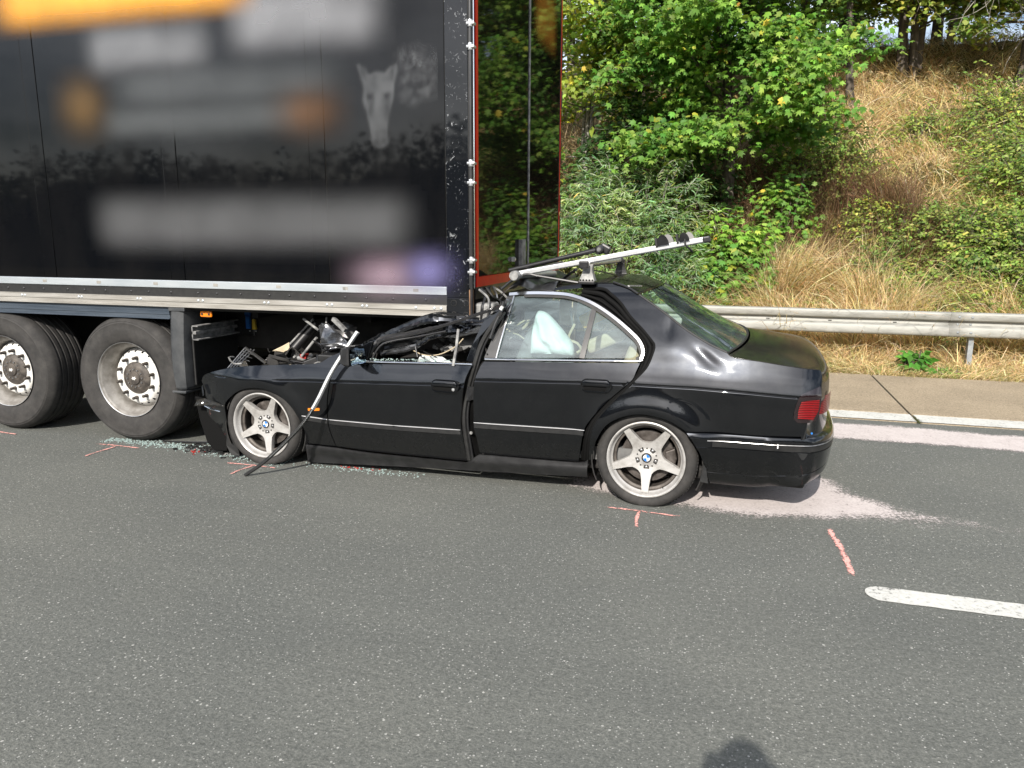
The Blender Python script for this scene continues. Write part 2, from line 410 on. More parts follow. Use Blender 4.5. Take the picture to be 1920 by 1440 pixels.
# ------------------------------------------------------------------ mesh helpers
class MB:
    def __init__(s): s.v = []; s.f = []
    def add(s, vs, fs):
        o = len(s.v)
        s.v += [tuple(p) for p in vs]
        s.f += [tuple(i + o for i in f) for f in fs]
        return s
    def box(s, c, d, rot=None):
        hx, hy, hz = d[0] / 2, d[1] / 2, d[2] / 2
        vs = [Vector((x, y, z)) for x in (-hx, hx) for y in (-hy, hy) for z in (-hz, hz)]
        if rot is not None: vs = [rot @ p for p in vs]
        return s.add([p + Vector(c) for p in vs], [(0, 1, 3, 2), (4, 6, 7, 5), (0, 4, 5, 1), (2, 3, 7, 6), (0, 2, 6, 4), (1, 5, 7, 3)])
    def span(s, a, b):
        a, b = Vector(a), Vector(b)
        return s.box((a + b) / 2, [abs(k) for k in (b - a)])
    def tube(s, pts, r, n=8, cap=True):
        pts = [Vector(p) for p in pts]
        k = len(pts)
        rs = [r] * k if not hasattr(r, '__len__') else r
        t0 = (pts[1] - pts[0]).normalized()
        nrm = t0.orthogonal().normalized()
        o = len(s.v)
        for i in range(k):
            t = (pts[min(i + 1, k - 1)] - pts[max(i - 1, 0)]).normalized()
            nrm = (nrm - t * nrm.dot(t))
            nrm = nrm.normalized() if nrm.length > 1e-6 else t.orthogonal().normalized()
            bn = t.cross(nrm)
            for j in range(n):
                a = 2 * math.pi * j / n
                s.v.append(tuple(pts[i] + (nrm * math.cos(a) + bn * math.sin(a)) * rs[i]))
        for i in range(k - 1):
            for j in range(n):
                s.f.append((o + i * n + j, o + i * n + (j + 1) % n, o + (i + 1) * n + (j + 1) % n, o + (i + 1) * n + j))
        if cap:
            s.f.append(tuple(o + j for j in reversed(range(n))))
            s.f.append(tuple(o + (k - 1) * n + j for j in range(n)))
        return s
    def lathe(s, prof, n=48, c=(0, 0, 0), closed=False, a0=0., a1=2 * math.pi):
        """profile of (radius, y) turned about the local Y axis"""
        o = len(s.v)
        full = abs(a1 - a0 - 2 * math.pi) < 1e-6
        m = n if full else n + 1
        for r, y in prof:
            for j in range(m):
                a = a0 + (a1 - a0) * j / n
                s.v.append((c[0] + r * math.cos(a), c[1] + y, c[2] + r * math.sin(a)))
        k = len(prof)
        for i in range(k - 1 + (1 if closed else 0)):
            i2 = (i + 1) % k
            for j in range(n):
                j2 = (j + 1) % m
                s.f.append((o + i * m + j, o + i2 * m + j, o + i2 * m + j2, o + i * m + j2))
        return s
    def grid(s, rows):
        o = len(s.v)
        k = len(rows[0])
        for r in rows: s.v += [tuple(p) for p in r]
        for i in range(len(rows) - 1):
            for j in range(k - 1):
                s.f.append((o + i * k + j, o + i * k + j + 1, o + (i + 1) * k + j + 1, o + (i + 1) * k + j))
        return s
    def prism(s, poly, axis, d0, d1):
        """extrude a 2D outline along axis 'x', 'y' or 'z'"""
        n = len(poly)
        f = {'x': lambda p, d: (d, p[0], p[1]), 'y': lambda p, d: (p[0], d, p[1]), 'z': lambda p, d: (p[0], p[1], d)}[axis]
        vs = [f(p, d0) for p in poly] + [f(p, d1) for p in poly]
        fs = [tuple(range(n)), tuple(range(2 * n - 1, n - 1, -1))] + [(i, (i + 1) % n, n + (i + 1) % n, n + i) for i in range(n)]
        return s.add(vs, fs)
    def build(s, name, m, parent=None, smooth=35, bevel=0., loc=None, kind=None, fixn=True, weld=0.):
        me = bpy.data.meshes.new(name)
        me.from_pydata(s.v, [], s.f)
        if fixn or bevel:
            bm = bmesh.new()
            bm.from_mesh(me)
            if weld: bmesh.ops.remove_doubles(bm, verts=bm.verts, dist=weld)
            if fixn: bmesh.ops.recalc_face_normals(bm, faces=bm.faces)
            if bevel:
                ed = [e for e in bm.edges if len(e.link_faces) == 2 and e.calc_face_angle(0) > R(40)]
                bmesh.ops.bevel(bm, geom=ed, offset=bevel, segments=2, affect='EDGES', profile=.5, clamp_overlap=True)
            bm.to_mesh(me)
            bm.free()
        me.materials.append(M[m] if isinstance(m, str) else m)
        if smooth:
            me.polygons.foreach_set('use_smooth', [True] * len(me.polygons))
            me.set_sharp_from_angle(angle=R(smooth))
        o = bpy.data.objects.new(name, me)
        col.objects.link(o)
        if parent: o.parent = parent
        if loc: o.location = loc
        if kind: o['kind'] = kind
        return o

def tag(o, label, cat, group=None):
    o['label'] = label
    o['category'] = cat
    if group: o['group'] = group
    return o
def thing(name, label, cat, loc=(0, 0, 0), rz=0., group=None):
    o = bpy.data.objects.new(name, None)
    col.objects.link(o)
    o.location = loc
    o.rotation_euler = (0, 0, rz)
    o.empty_display_size = .2
    return tag(o, label, cat, group)
def kids(o): return [c for c in col.objects if c.parent == o]
def dup(o, parent=None, loc=None, dloc=None):
    r = o.copy()
    col.objects.link(r)
    if parent: r.parent = parent
    if loc is not None: r.location = loc
    for c in kids(o): dup(c, r)
    return r
def catmull(P, step=.02, closed=False):
    P = [np.array(p, float) for p in P]
    if len(P) == 2:
        n = max(1, int(np.linalg.norm(P[1] - P[0]) / step))
        return [P[0] + (P[1] - P[0]) * i / n for i in range(n + 1)]
    out = []
    k = len(P)
    for i in range(k - 1):
        p0 = P[i - 1] if i else 2 * P[0] - P[1]
        p1, p2 = P[i], P[i + 1]
        p3 = P[i + 2] if i + 2 < k else 2 * P[-1] - P[-2]
        n = max(1, int(math.ceil(np.linalg.norm(p2 - p1) / step)))
        for j in range(n):
            t = j / n
            out.append(.5 * (2 * p1 + (p2 - p0) * t + (2 * p0 - 5 * p1 + 4 * p2 - p3) * t * t + (3 * p1 - p0 - 3 * p2 + p3) * t ** 3))
    out.append(P[-1])
    return out
# ------------------------------------------------------------------ ground, road, shoulder
def smooth01(t):
    t = min(1., max(0., t))
    return t * t * (3 - 2 * t)
def height(x, y):
    z = -.03
    if y > 10.1:
        z += .06 * smooth01((y - 10.1) / .9)
    if y > 11.4:
        z += .665 * max(0., min(y, 20.6) - 11.5) * smooth01((y - 11.4) / .9) ** .5
        if y > 20.6: z += .04 * (y - 20.6)
        k = smooth01((y - 11.5) / 1.2)
        z += k * (.22 * noise.noise((x * .45, y * .45, 3.1)) + .10 * noise.noise((x * 1.5, y * 1.5, 7.7)))
    if y < -13:
        z += .10 * min(20, -13 - y) * smooth01((-13 - y) / 4)
    return z
xs = sorted(set([round(-9 + .25 * i, 3) for i in range(81)] + [-400, -250, -150, -100, -70, -50, -40, -32, -26, -21, -17, -14, -12, -10.5, 12.5, 14.5, 17, 21, 26, 32, 40, 50, 70, 100, 150, 250, 400]))
ys = sorted(set([-400, -250, -150, -100, -70, -55, -45, -38, -32, -28, -24, -21, -18, -16, -14, -13, -12, -8, 0, 7, 10.1] + [round(10.3 + .2 * i, 3) for i in range(60)] + [23, 25, 28, 32, 38, 45, 55, 70, 100, 150, 250, 400]))
MB().grid([[(x, y, height(x, y)) for x in xs] for y in ys]).build('ground', 'soil', kind='structure', smooth=80)

MB().add([(-400, -12.5, 0), (400, -12.5, 0), (400, 7.558, 0), (-400, 7.558, 0)], [(0, 1, 2, 3)]).build('road', 'asphalt', kind='structure', smooth=0)
sh = MB().add([(-400, 7.53, -.012), (400, 7.53, -.012), (400, 10.22, -.012), (-400, 10.22, -.012)], [(0, 1, 2, 3)]).build('hard_shoulder', 'joint', kind='structure', smooth=0)
for i in range(-8, 9):
    x0, x1 = 1.715 + 5 * i + .011, 1.715 + 5 * (i + 1) - .011
    # the strip under the edge line and the wider strip beyond, each slab with its own chamfered edges and level
    for ya, yb in ((7.564, 7.925), (7.940, 10.2)):
        lv = .004 + .003 * rnd.random()
        yb2 = yb if yb < 9 else yb + .02 * rnd.random()
        MB().span((x0, ya, -.15), (x1, yb2, lv)).build('concrete_slab', 'concrete', sh, smooth=0, bevel=.006)
def strip(name, x0, x1, y0, y1, z, label=None, rough=.006, parent=None):
    n = max(2, int((x1 - x0) / .05))
    r1, r2 = [], []
    for i in range(n + 1):
        x = x0 + (x1 - x0) * i / n
        r1.append((x, y0 + rnd.uniform(-rough, rough), z))
        r2.append((x, y1 + rnd.uniform(-rough, rough), z))
    return MB().grid([r1, r2]).build(name, 'paint', parent, smooth=0, kind='structure', fixn=False)
for i in range(-3, 5):
    strip('edge_line', 1.715 + 5 * i + .014, 1.715 + 5 * (i + 1) - .014, 7.575, 7.885, .0115)
# lane dash with its rounded worn end
rows = []
for x in [.69 + .075 * (1 - math.cos(math.pi / 2 * k / 14)) for k in range(15)] + [.765 + 5.9 * i / 110 for i in range(1, 111)]:
    w = .078 * math.sqrt(max(0., 1 - ((.765 - min(x, .765)) / .076) ** 2))
    rows.append([(x, 3.705 - w + rnd.uniform(-.003, .003), .004), (x, 3.705, .004), (x, 3.705 + w + rnd.uniform(-.003, .003), .004)])
MB().grid(rows).build('lane_mark', 'paint', smooth=0, kind='structure', fixn=False)
strip('lane_mark', -17.3, -11.3, 3.63, 3.78, .004)

def mask_sheet(name, xr, yr, step, fn, m, z=.004, kind=None, parent=None, plane='z'):
    nx, ny = int((xr[1] - xr[0]) / step) + 1, int((yr[1] - yr[0]) / step) + 1
    P = [(xr[0] + i * (xr[1] - xr[0]) / (nx - 1), yr[0] + j * (yr[1] - yr[0]) / (ny - 1)) for j in range(ny) for i in range(nx)]
    mk = [max(0., min(1., fn(*p))) for p in P]
    vs = [(p[0], p[1], z) for p in P] if plane == 'z' else [(p[0], z, p[1]) for p in P]
    fs = [(j * nx + i, j * nx + i + 1, (j + 1) * nx + i + 1, (j + 1) * nx + i) for j in range(ny - 1) for i in range(nx - 1)
          if max(mk[j * nx + i], mk[j * nx + i + 1], mk[(j + 1) * nx + i + 1], mk[(j + 1) * nx + i]) > .02]
    used = sorted({i for f in fs for i in f})
    idx = {u: k for k, u in enumerate(used)}
    me = bpy.data.meshes.new(name)
    me.from_pydata([vs[u] for u in used], [], [tuple(idx[i] for i in f) for f in fs])
    a = me.attributes.new('mask', 'FLOAT', 'POINT')
    a.data.foreach_set('value', [mk[u] for u in used])
    me.materials.append(m if not isinstance(m, str) else M[m])
    o = bpy.data.objects.new(name, me)
    col.objects.link(o)
    if kind: o['kind'] = kind
    if parent: o.parent = parent
    return o
def polydist(px, py, poly):
    """signed distance, positive inside"""
    ins = False
    dm = 1e9
    n = len(poly)
    for i in range(n):
        x1, y1 = poly[i]; x2, y2 = poly[(i + 1) % n]
        if (y1 > py) != (y2 > py) and px < (x2 - x1) * (py - y1) / (y2 - y1) + x1: ins = not ins
        dx, dy = x2 - x1, y2 - y1
        t = max(0, min(1, ((px - x1) * dx + (py - y1) * dy) / (dx * dx + dy * dy + 1e-12)))
        dm = min(dm, math.hypot(px - x1 - t * dx, py - y1 - t * dy))
    return dm if ins else -dm
pile = [(-1.02, 4.84), (-.80, 4.765), (-.20, 4.64), (.12, 4.59), (.42, 4.64), (.64, 4.69), (.82, 4.76), (.99, 4.80), (1.10, 4.90), (1.0, 5.08), (.80, 5.27), (.72, 5.5), (.2, 5.9), (-.5, 5.6), (-1.0, 5.1)]
tail = [(.8, 4.74), (1.06, 4.70), (1.38, 4.74), (1.75, 4.78), (1.5, 4.9), (1.2, 5.0), (.9, 5.15)]
def sandfn(x, y):
    a = .5 + polydist(x, y, pile) * 4.2
    b = .30 + polydist(x, y, tail) * 2.2
    return max(a, min(b, .62))
mask_sheet('oil_binder', (-1.3, 2.4), (4.3, 6.2), .035, sandfn, 'sand', .0045, 'stuff')
def stripefn(x, y):
    c0 = 6.735 + .035 * math.sin(x * 1.7) + .02 * math.sin(x * 4.1)
    c1 = 7.30 + .06 * math.sin(x * .9 + 1) + .02 * math.sin(x * 5)
    return .5 + 6.0 * min(y - c0, c1 - y)
mask_sheet('oil_binder', (-1.5, 7.0), (6.5, 7.49), .04, stripefn, 'sand', .0045, 'stuff')
mask_sheet('joint_moss', (1.60, 1.84), (7.50, 8.15), .02, lambda x, y: .62 - abs(x - 1.715) * 14 - max(0, y - 7.75) * 1.2, 'moss', .013, 'stuff')

def chalk(strokes, label, wd=.02):
    rows = MB()
    mk = []
    for (x0, y0), (x1, y1) in strokes:
        L = math.hypot(x1 - x0, y1 - y0)
        n = max(4, int(L / .012))
        px, py = -(y1 - y0) / L, (x1 - x0) / L
        o = len(rows.v)
        for i in range(n + 1):
            t = i / n
            wob = .006 * math.sin(t * 5 + x0 * 9) + rnd.uniform(-.002, .002)
            for k in range(5):
                d = wd * (k - 2) / 2
                rows.v.append((x0 + (x1 - x0) * t + px * (d + wob), y0 + (y1 - y0) * t + py * (d + wob), .006))
                mk.append([.12, .5, .68, .5, .12][k] * min(1, .55 + 6 * min(t, 1 - t)))
        for i in range(n):
            for k in range(4):
                a = o + i * 5 + k
                rows.f.append((a, a + 1, a + 6, a + 5))
    me = bpy.data.meshes.new('chalk_mark')
    me.from_pydata(rows.v, [], rows.f)
    me.attributes.new('mask', 'FLOAT', 'POINT').data.foreach_set('value', mk)
    me.materials.append(M['chalk'])
    o = bpy.data.objects.new('chalk_mark', me)
    col.objects.link(o)
    return tag(o, label, 'chalk mark', 'pink survey marks chalked on the road')
chalk([((-4.936, 4.726), (-4.495, 4.731)), ((-4.72, 4.71), (-4.722, 4.41))], 'pink T-shaped chalk mark on asphalt in front of the whole truck wheel by the mudguard', .016)
chalk([((-6.3, 4.80), (-5.805, 4.774))], 'pink chalk dash on asphalt below the truck wheel cut by the picture edge', .018)
chalk([((-3.595, 4.599), (-3.138, 4.588)), ((-3.352, 4.604), (-3.376, 4.368))], 'pink T-shaped chalk mark under the front wheel of the car, beside the fallen trim strip', .016)
chalk([((-.7, 4.49), (-.237, 4.468)), ((-.49, 4.496), (-.47, 4.207))], 'pink T-shaped chalk mark on asphalt just below the rear wheel of the car', .016)
chalk([((.615, 4.516), (.640, 4.15), (.665, 3.873))[::2]], 'single slanting pink chalk stroke on open asphalt near the white lane dash', .026)

# ------------------------------------------------------------------ guard rail
gr = thing('guard_rail', 'galvanised steel W-beam guard rail on posts along the grassy verge', 'guard rail', (0, 10.92, 0))
prof = [(-.002, .752), (-.014, .745), (-.020, .735), (.004, .722), (.0, .70)]
W = [(.055, .445), (.030, .438), (.006, .444), (-.004, .458), (-.006, .475), (-.006, .555), (.002, .566), (.045, .584), (.052, .595), (.054, .634), (.046, .641), (.002, .652), (-.006, .664), (-.006, .722), (-.004, .738), (.006, .750), (.030, .756), (.055, .749)]
def rail_profile(x0, x1, off=0.):
    mb = MB()
    n = 12
    mb.grid([[(x0 + (x1 - x0) * i / n, y - off + .004 * noise.noise((x0 + i * .7, z * 9, 1.)), z + .003 * noise.noise((x0 + i * .5, 4., 1.))) for y, z in W] for i in range(n + 1)])
    return mb
for i in range(-9, 11):
    x0 = 2.87 + 4.0 * i
    o = rail_profile(x0 - .16, x0 + 4.0, 0.0 if i % 2 else .0045).build('rail_beam', 'zinc', gr, smooth=50)
    so = o.modifiers.new('thickness', 'SOLIDIFY')
    so.thickness = .003
    so.offset = 1
for i in range(-9, 11):
    x0 = 2.87 + 4.0 * i
    px = x0 + .13
    pm = MB()
    pm.span((px - .03, .075, -.5), (px + .03, .079, .70)).span((px - .03, .079, -.5), (px - .026, .175, .70)).span((px + .026, .079, -.5), (px + .03, .175, .70))
    pm.span((px - .05, .056, .46), (px + .05, .0745, .70))
    pm.build('post', 'post', gr, smooth=0)
    if -2 < i < 3:
        for dx in (-.06, .09):
            for z in (.497, .598, .697):
                yy = -.010 if z != .598 else .046
                MB().lathe([(.0, -.012), (.010, -.011), (.017, -.004), (.017, .004)], 10, (x0 + dx, yy, z)).build('bolt', 'post', gr, smooth=50)
        for dx in (.8, 1.6, 2.4, 3.2):
            MB().span((x0 + dx - .022, .046, .592), (x0 + dx + .022, .0505, .606)).build('slot', 'joint', gr, smooth=0)
# ------------------------------------------------------------------ semi-trailer
TR = thing('semi_trailer', 'tall glossy black semi-trailer with red-edged rear doors, standing over the crushed front of the car', 'semi-trailer', (-1.707, 4.885, 0))
L = -13.6
edges = [-.20]
x = -1.103
while x > L:
    edges += [x, x - .125]
    x -= 1.25
edges.append(L)
pts = sorted(set(edges), reverse=True)
for k in range(len(pts) - 1):
    a, b = pts[k], pts[k + 1]
    narrow = abs(a - b) < .2
    MB().span((b + .0022, -.003 if narrow else 0, 1.338), (a - .0022, .03, 3.97)).build('side_panel', 'trailer', TR, smooth=0, bevel=.0025)
    MB().span((b + .002, 2.52, 1.338), (a - .002, 2.55, 3.97)).build('side_panel', 'trailer', TR, smooth=0)
MB().span((L, .012, 1.35), (-.2, .028, 3.9)).build('panel_backing', 'alu', TR, smooth=0)
MB().span((L, .031, 3.95), (-.01, 2.519, 4.0)).build('roof', 'alu', TR, smooth=0)
MB().span((L, .031, 1.15), (L + .03, 2.519, 3.95)).build('front_wall', 'trailer', TR, smooth=0)
MB().span((-.1975, -.004, 1.262), (-.036, .10, 3.98)).build('corner_post', 'trailer_scratched', TR, smooth=0, bevel=.004)
MB().span((-.1975, 2.45, 1.262), (-.036, 2.554, 3.98)).build('corner_post', 'trailer', TR, smooth=0, bevel=.004)
# rails under the panels
MB().span((L, -.006, 1.278), (-.2, .06, 1.3355)).build('side_rail', 'alu_bright', TR, smooth=0, bevel=.004)
MB().span((L, .004, 1.2095), (-.2, .06, 1.2775)).build('rub_strip', 'black', TR, smooth=0)
am = MB()
am.prism([(.0, 1.209), (-.012, 1.205), (-.012, 1.172), (-.004, 1.168), (-.004, 1.146), (-.016, 1.142), (-.016, 1.130), (.06, 1.130), (.06, 1.209)], 'x', L, -.2)
am.build('sill_beam', 'alu', TR, smooth=0)
MB().span((L, 2.49, 1.13), (-.2, 2.556, 1.336)).build('side_rail', 'alu', TR, smooth=0)
rv = MB()
rv.lathe([(0, -.006), (.006, -.0055), (.010, -.002), (.011, .001)], 10)
rivet = rv.build('rivet', 'alu_bright', TR, smooth=50)
rivet.location = (-.24, -.012, 1.186)
def rivet_at(x, y, z, m=None):
    r = rivet.copy()
    col.objects.link(r)
    r.location = (x, y, z)
    if m: r.scale = (m, 1, m)
rivet.scale = (1.15, 1, 1.15)
for x in (-.29, -.43, -.81, -.845, -1.09, -1.13, -1.62, -1.655, -2.2, -2.24, -2.78, -2.81, -3.36, -3.39, -3.95, -3.98):
    rivet_at(x, -.012, 1.187, 1.0)
for i in range(22):
    MB().lathe([(0, -.006), (.006, -.0055), (.010, -.002), (.011, .001)], 10, (-.36 - i * .21 - (.04 if i % 3 else 0), .004, 1.243)).build('rivet', 'satin', TR, smooth=50)
mk = MB()
for i in range(9):
    MB().span((-.45 - i * .55, -.0075, 1.297), (-.41 - i * .55, -.0055, 1.318)).build('rivet_plate', 'alu', TR, smooth=0)
# rear corner foot plate with four holes
MB().span((-.1985, -.008, 1.05), (-.034, .09, 1.2605)).build('corner_plate', 'trailer_scratched', TR, smooth=0, bevel=.003)
for x in (-.146, -.056):
    for z in (1.227, 1.146):
        MB().lathe([(.0185, -.0115), (.0215, -.0105), (.0215, -.006), (.0135, -.0055), (.013, .0), (0, .0)], 18, (x, 0, z)).build('bolt_hole', 'dark', TR, smooth=40)
MB().span((-.036, -.007, 1.12), (-.016, .04, 1.32)).build('rust_patch', 'rust', TR, smooth=0, bevel=.003)
# lock rod, hinges, gaskets
MB().tube([(-.016, -.010, 1.02), (-.016, -.010, 3.97)], .010, 10).build('lock_rod', 'satin', TR)
MB().span((-.0365, .002, 1.33), (-.006, .030, 3.96)).build('door_gasket', 'black', TR, smooth=0)
MB().tube([(-.002, .012, 1.33), (-.002, .012, 3.96)], .005, 8).build('lock_rod', 'chrome', TR)
for z in (1.44, 1.52, 2.03, 2.155, 2.88, 3.02, 3.3, 3.75):
    h = MB()
    h.span((-.040, -.022, z - .008), (.012, .030, z + .008))
    h.tube([(-.016, -.010, z - .022), (-.016, -.010, z + .022)], .0155, 10)
    h.build('hinge', 'silver', TR, smooth=40, bevel=.002)
# doors
MB().span((-.030, .092, 1.405), (.0, 1.375, 3.93)).build('rear_door', 'reardoor', TR, smooth=0, bevel=.004)
MB().span((-.030, 1.405, 1.405), (.0, 2.500, 3.93)).build('rear_door', 'reardoor', TR, smooth=0, bevel=.004)
MB().span((-.028, 1.3755, 1.405), (.008, 1.4045, 3.93)).build('door_seam', 'greypaint', TR, smooth=0, bevel=.003)
MB().span((-.03, 2.5005, 1.34), (.002, 2.522, 3.95)).build('door_gasket', 'black', TR, smooth=0)
MB().span((-.005, .045, 1.345), (.0035, .090, 3.95)).build('red_tape', 'redtape', TR, smooth=0)
MB().span((-.005, .0455, 1.335), (.0045, 2.55, 1.403)).build('red_tape', 'redtape', TR, smooth=0)
MB().span((-.005, 2.5225, 1.405), (.0035, 2.556, 3.95)).build('red_tape', 'redtape', TR, smooth=0)
MB().span((-.034, .046, 1.25), (-.0055, 2.55, 3.97)).build('rear_frame', 'satin', TR, smooth=0)
for z in (2.9, 1.93):
    MB().span((-.06, 2.556, z), (.01, 2.585, z + .16)).build('hinge', 'satin', TR, smooth=0, bevel=.004)
for z in (1.55, 2.35, 3.2):
    MB().span((-.04, 2.556, z), (.008, 2.574, z + .34)).build('rubber_buffer', 'black', TR, smooth=0, bevel=.004)
MB().span((.0, 1.10, 1.44), (.03, 1.22, 1.66)).build('lock_plate', 'greypaint', TR, smooth=0, bevel=.004)
MB().lathe([(0, 0), (.02, 0), (.02, .02), (.008, .03), (0, .03)], 12, (0, 0, 0)).build('lock_knob', 'silver', TR, loc=(.012, .90, 1.505))
# battered tail frame below the doors
MB().span((-.12, .05, 1.06), (-.035, 2.5, 1.245)).build('tail_beam', 'dark', TR, smooth=0, bevel=.005)
MB().span((-.02, .055, 1.04), (.12, .21, 1.225)).build('tail_lamp_box', 'greypaint', TR, smooth=0, bevel=.018)
MB().span((-.02, .24, 1.06), (.05, .62, 1.2)).build('tail_lamp_box', 'dark', TR, smooth=0, bevel=.012)
for k in range(9):
    y0 = .05 + .05 * k + rnd.uniform(0, .03)
    z0 = 1.32
    pth = [(rnd.uniform(.0, .03), y0, z0), (rnd.uniform(.02, .09), y0 + rnd.uniform(-.05, .05), 1.26), (rnd.uniform(.02, .12), y0 + rnd.uniform(-.08, .1), 1.2), (rnd.uniform(0, .1), y0 + rnd.uniform(-.1, .1), 1.10)]
    MB().tube(catmull(pth, .02), rnd.choice([.006, .008, .012]), 6).build('torn_cable', rnd.choice(['black', 'steel', 'satin', 'greypaint']), TR)
MB().tube([(-.1, .3, .62), (-.1, 2.3, .60)], .055, 12).build('underrun_bar', 'dark', TR)
# chassis
for y in (.72, 1.72):
    MB().span((L, y, .72), (-.15, y + .12, 1.10)).build('chassis_beam', 'dark', TR, smooth=0)
MB().span((L, .07, 1.10), (-.13, 2.48, 1.128)).build('floor', 'dark', TR, smooth=0)
for i in range(14):
    MB().span((-.5 - i * .5, .32, 1.03), (-.45 - i * .5, 2.47, 1.0995)).build('cross_member', 'dark', TR, smooth=0)
# side guard profile, lower guard strip, mudguard flap
sg = MB()
sg.prism([(.0, 1.127), (.014, 1.127), (.014, 1.098), (.006, 1.095), (.006, 1.068), (.012, 1.064), (.012, 1.04), (.0, 1.032), (.05, 1.032), (.05, 1.127)], 'x', L + 4, -2.535)
sg.build('side_guard', 'blueprofile', TR, smooth=0)
fl = MB()
poly = [(-2.525, .0), (-2.46, -.012), (-2.402, .015), (-2.388, .30), (-2.40, .30), (-2.43, .06), (-2.50, .03)]
fl.grid([[(px + .0 * z - (.045 * (1.105 - z)), py + .01 * math.sin(z * 6), z) for px, py in [(-2.527, .01), (-2.50, -.006), (-2.44, -.006), (-2.405, .01), (-2.392, .05), (-2.386, .16), (-2.382, .30)]] for z in [1.118 - .026 * i for i in range(26)]])
fo = fl.build('mudguard', 'flap', TR, smooth=35)
sm = fo.modifiers.new('thickness', 'SOLIDIFY')
sm.thickness = .012
MB().span((-2.555, -.012, .440), (-2.425, .30, .463)).build('mudguard_lip', 'flap', TR, smooth=0, bevel=.008)
MB().span((-2.53, -.010, 1.096), (-2.38, .31, 1.1275)).build('mudguard_top', 'flap', TR, smooth=0, bevel=.006)
MB().span((-2.392, .06, .5), (-2.375, .62, .88)).build('spray_flap', 'black', TR, smooth=0, bevel=.01)
# lamps, bracket and control box under the floor
mo = MB().span((-2.29, .055, 1.052), (-2.185, .075, 1.098))
lo = mo.build('marker_lamp', 'amber', TR, smooth=0, bevel=.008)
for dx in (-.032, .032):
    MB().lathe([(0, -.004), (.009, -.003), (.009, .004)], 10, (-2.2375 + dx, .053, 1.075)).build('lamp_screw', 'dark', lo)
MB().span((-3.62, .20, 1.055), (-3.53, .215, 1.085)).build('marker_lamp', 'amber', TR, smooth=0, bevel=.006)
cm = MB()
cm.prism([(.0, 0), (.0, .11), (.05, .11), (.05, .10), (.012, .10), (.012, .066), (.03, .066), (.03, .044), (.012, .044), (.012, .01), (.05, .01), (.05, 0)], 'x', -2.345, -2.18)
ch = MB()
ch.span((-2.36, .03, .868), (-2.35, .55, .985)).span((-2.36, .03, .975), (-2.30, .55, .985)).span((-2.36, .03, .868), (-2.30, .55, .878)).span((-2.36, .03, .915), (-2.32, .55, .94))
ch.build('steel_channel', 'greypaint', TR, smooth=0, bevel=.002)
cb = MB().span((-2.555, .70, .825), (-2.262, .86, 1.075)).build('control_box', 'satin', TR, smooth=0, bevel=.008)
MB().lathe([(0, 0), (.028, 0), (.032, .006), (.032, .02)], 16, (-2.475, .69, .885)).build('gauge_hole', 'dark', cb, smooth=40)
lv = MB().span((-2.322, .668, .89), (-2.286, .692, 1.01))
lv.lathe([(.0, -.012), (.026, -.012), (.026, .012), (.0, .012)], 16, (-2.304, .68, 1.018))
lv.build('lever', 'bluelever', cb, smooth=30)
MB().prism([(-2.262, .885), (-2.225, .885), (-2.232, .975), (-2.255, .975)], 'y', .665, .69).build('lever', 'yellow', cb, smooth=0, bevel=.003)
MB().prism([(-2.47, 1.05), (-2.42, 1.05), (-2.40, 1.12), (-2.48, 1.12)], 'y', .66, .69).build('lever', 'yellow', cb, smooth=0, bevel=.003)
MB().span((-2.56, .66, 1.06), (-2.53, .69, 1.09)).build('coupling', 'redplastic', cb, smooth=0, bevel=.004)
for x in (-2.305, -2.245):
    MB().lathe([(0, -.005), (.006, -.004), (.006, .004)], 8, (x, .695, .868)).build('screw', 'silver', cb)
MB().tube([(-2.47, .69, .82), (-2.472, .688, .79), (-2.46, .686, .765)], .004, 6).build('cable_end', 'silver', cb)
MB().span((-2.24, .75, .80), (-1.2, 1.5, 1.03)).build('equipment_box', 'dark', TR, smooth=0, bevel=.01)
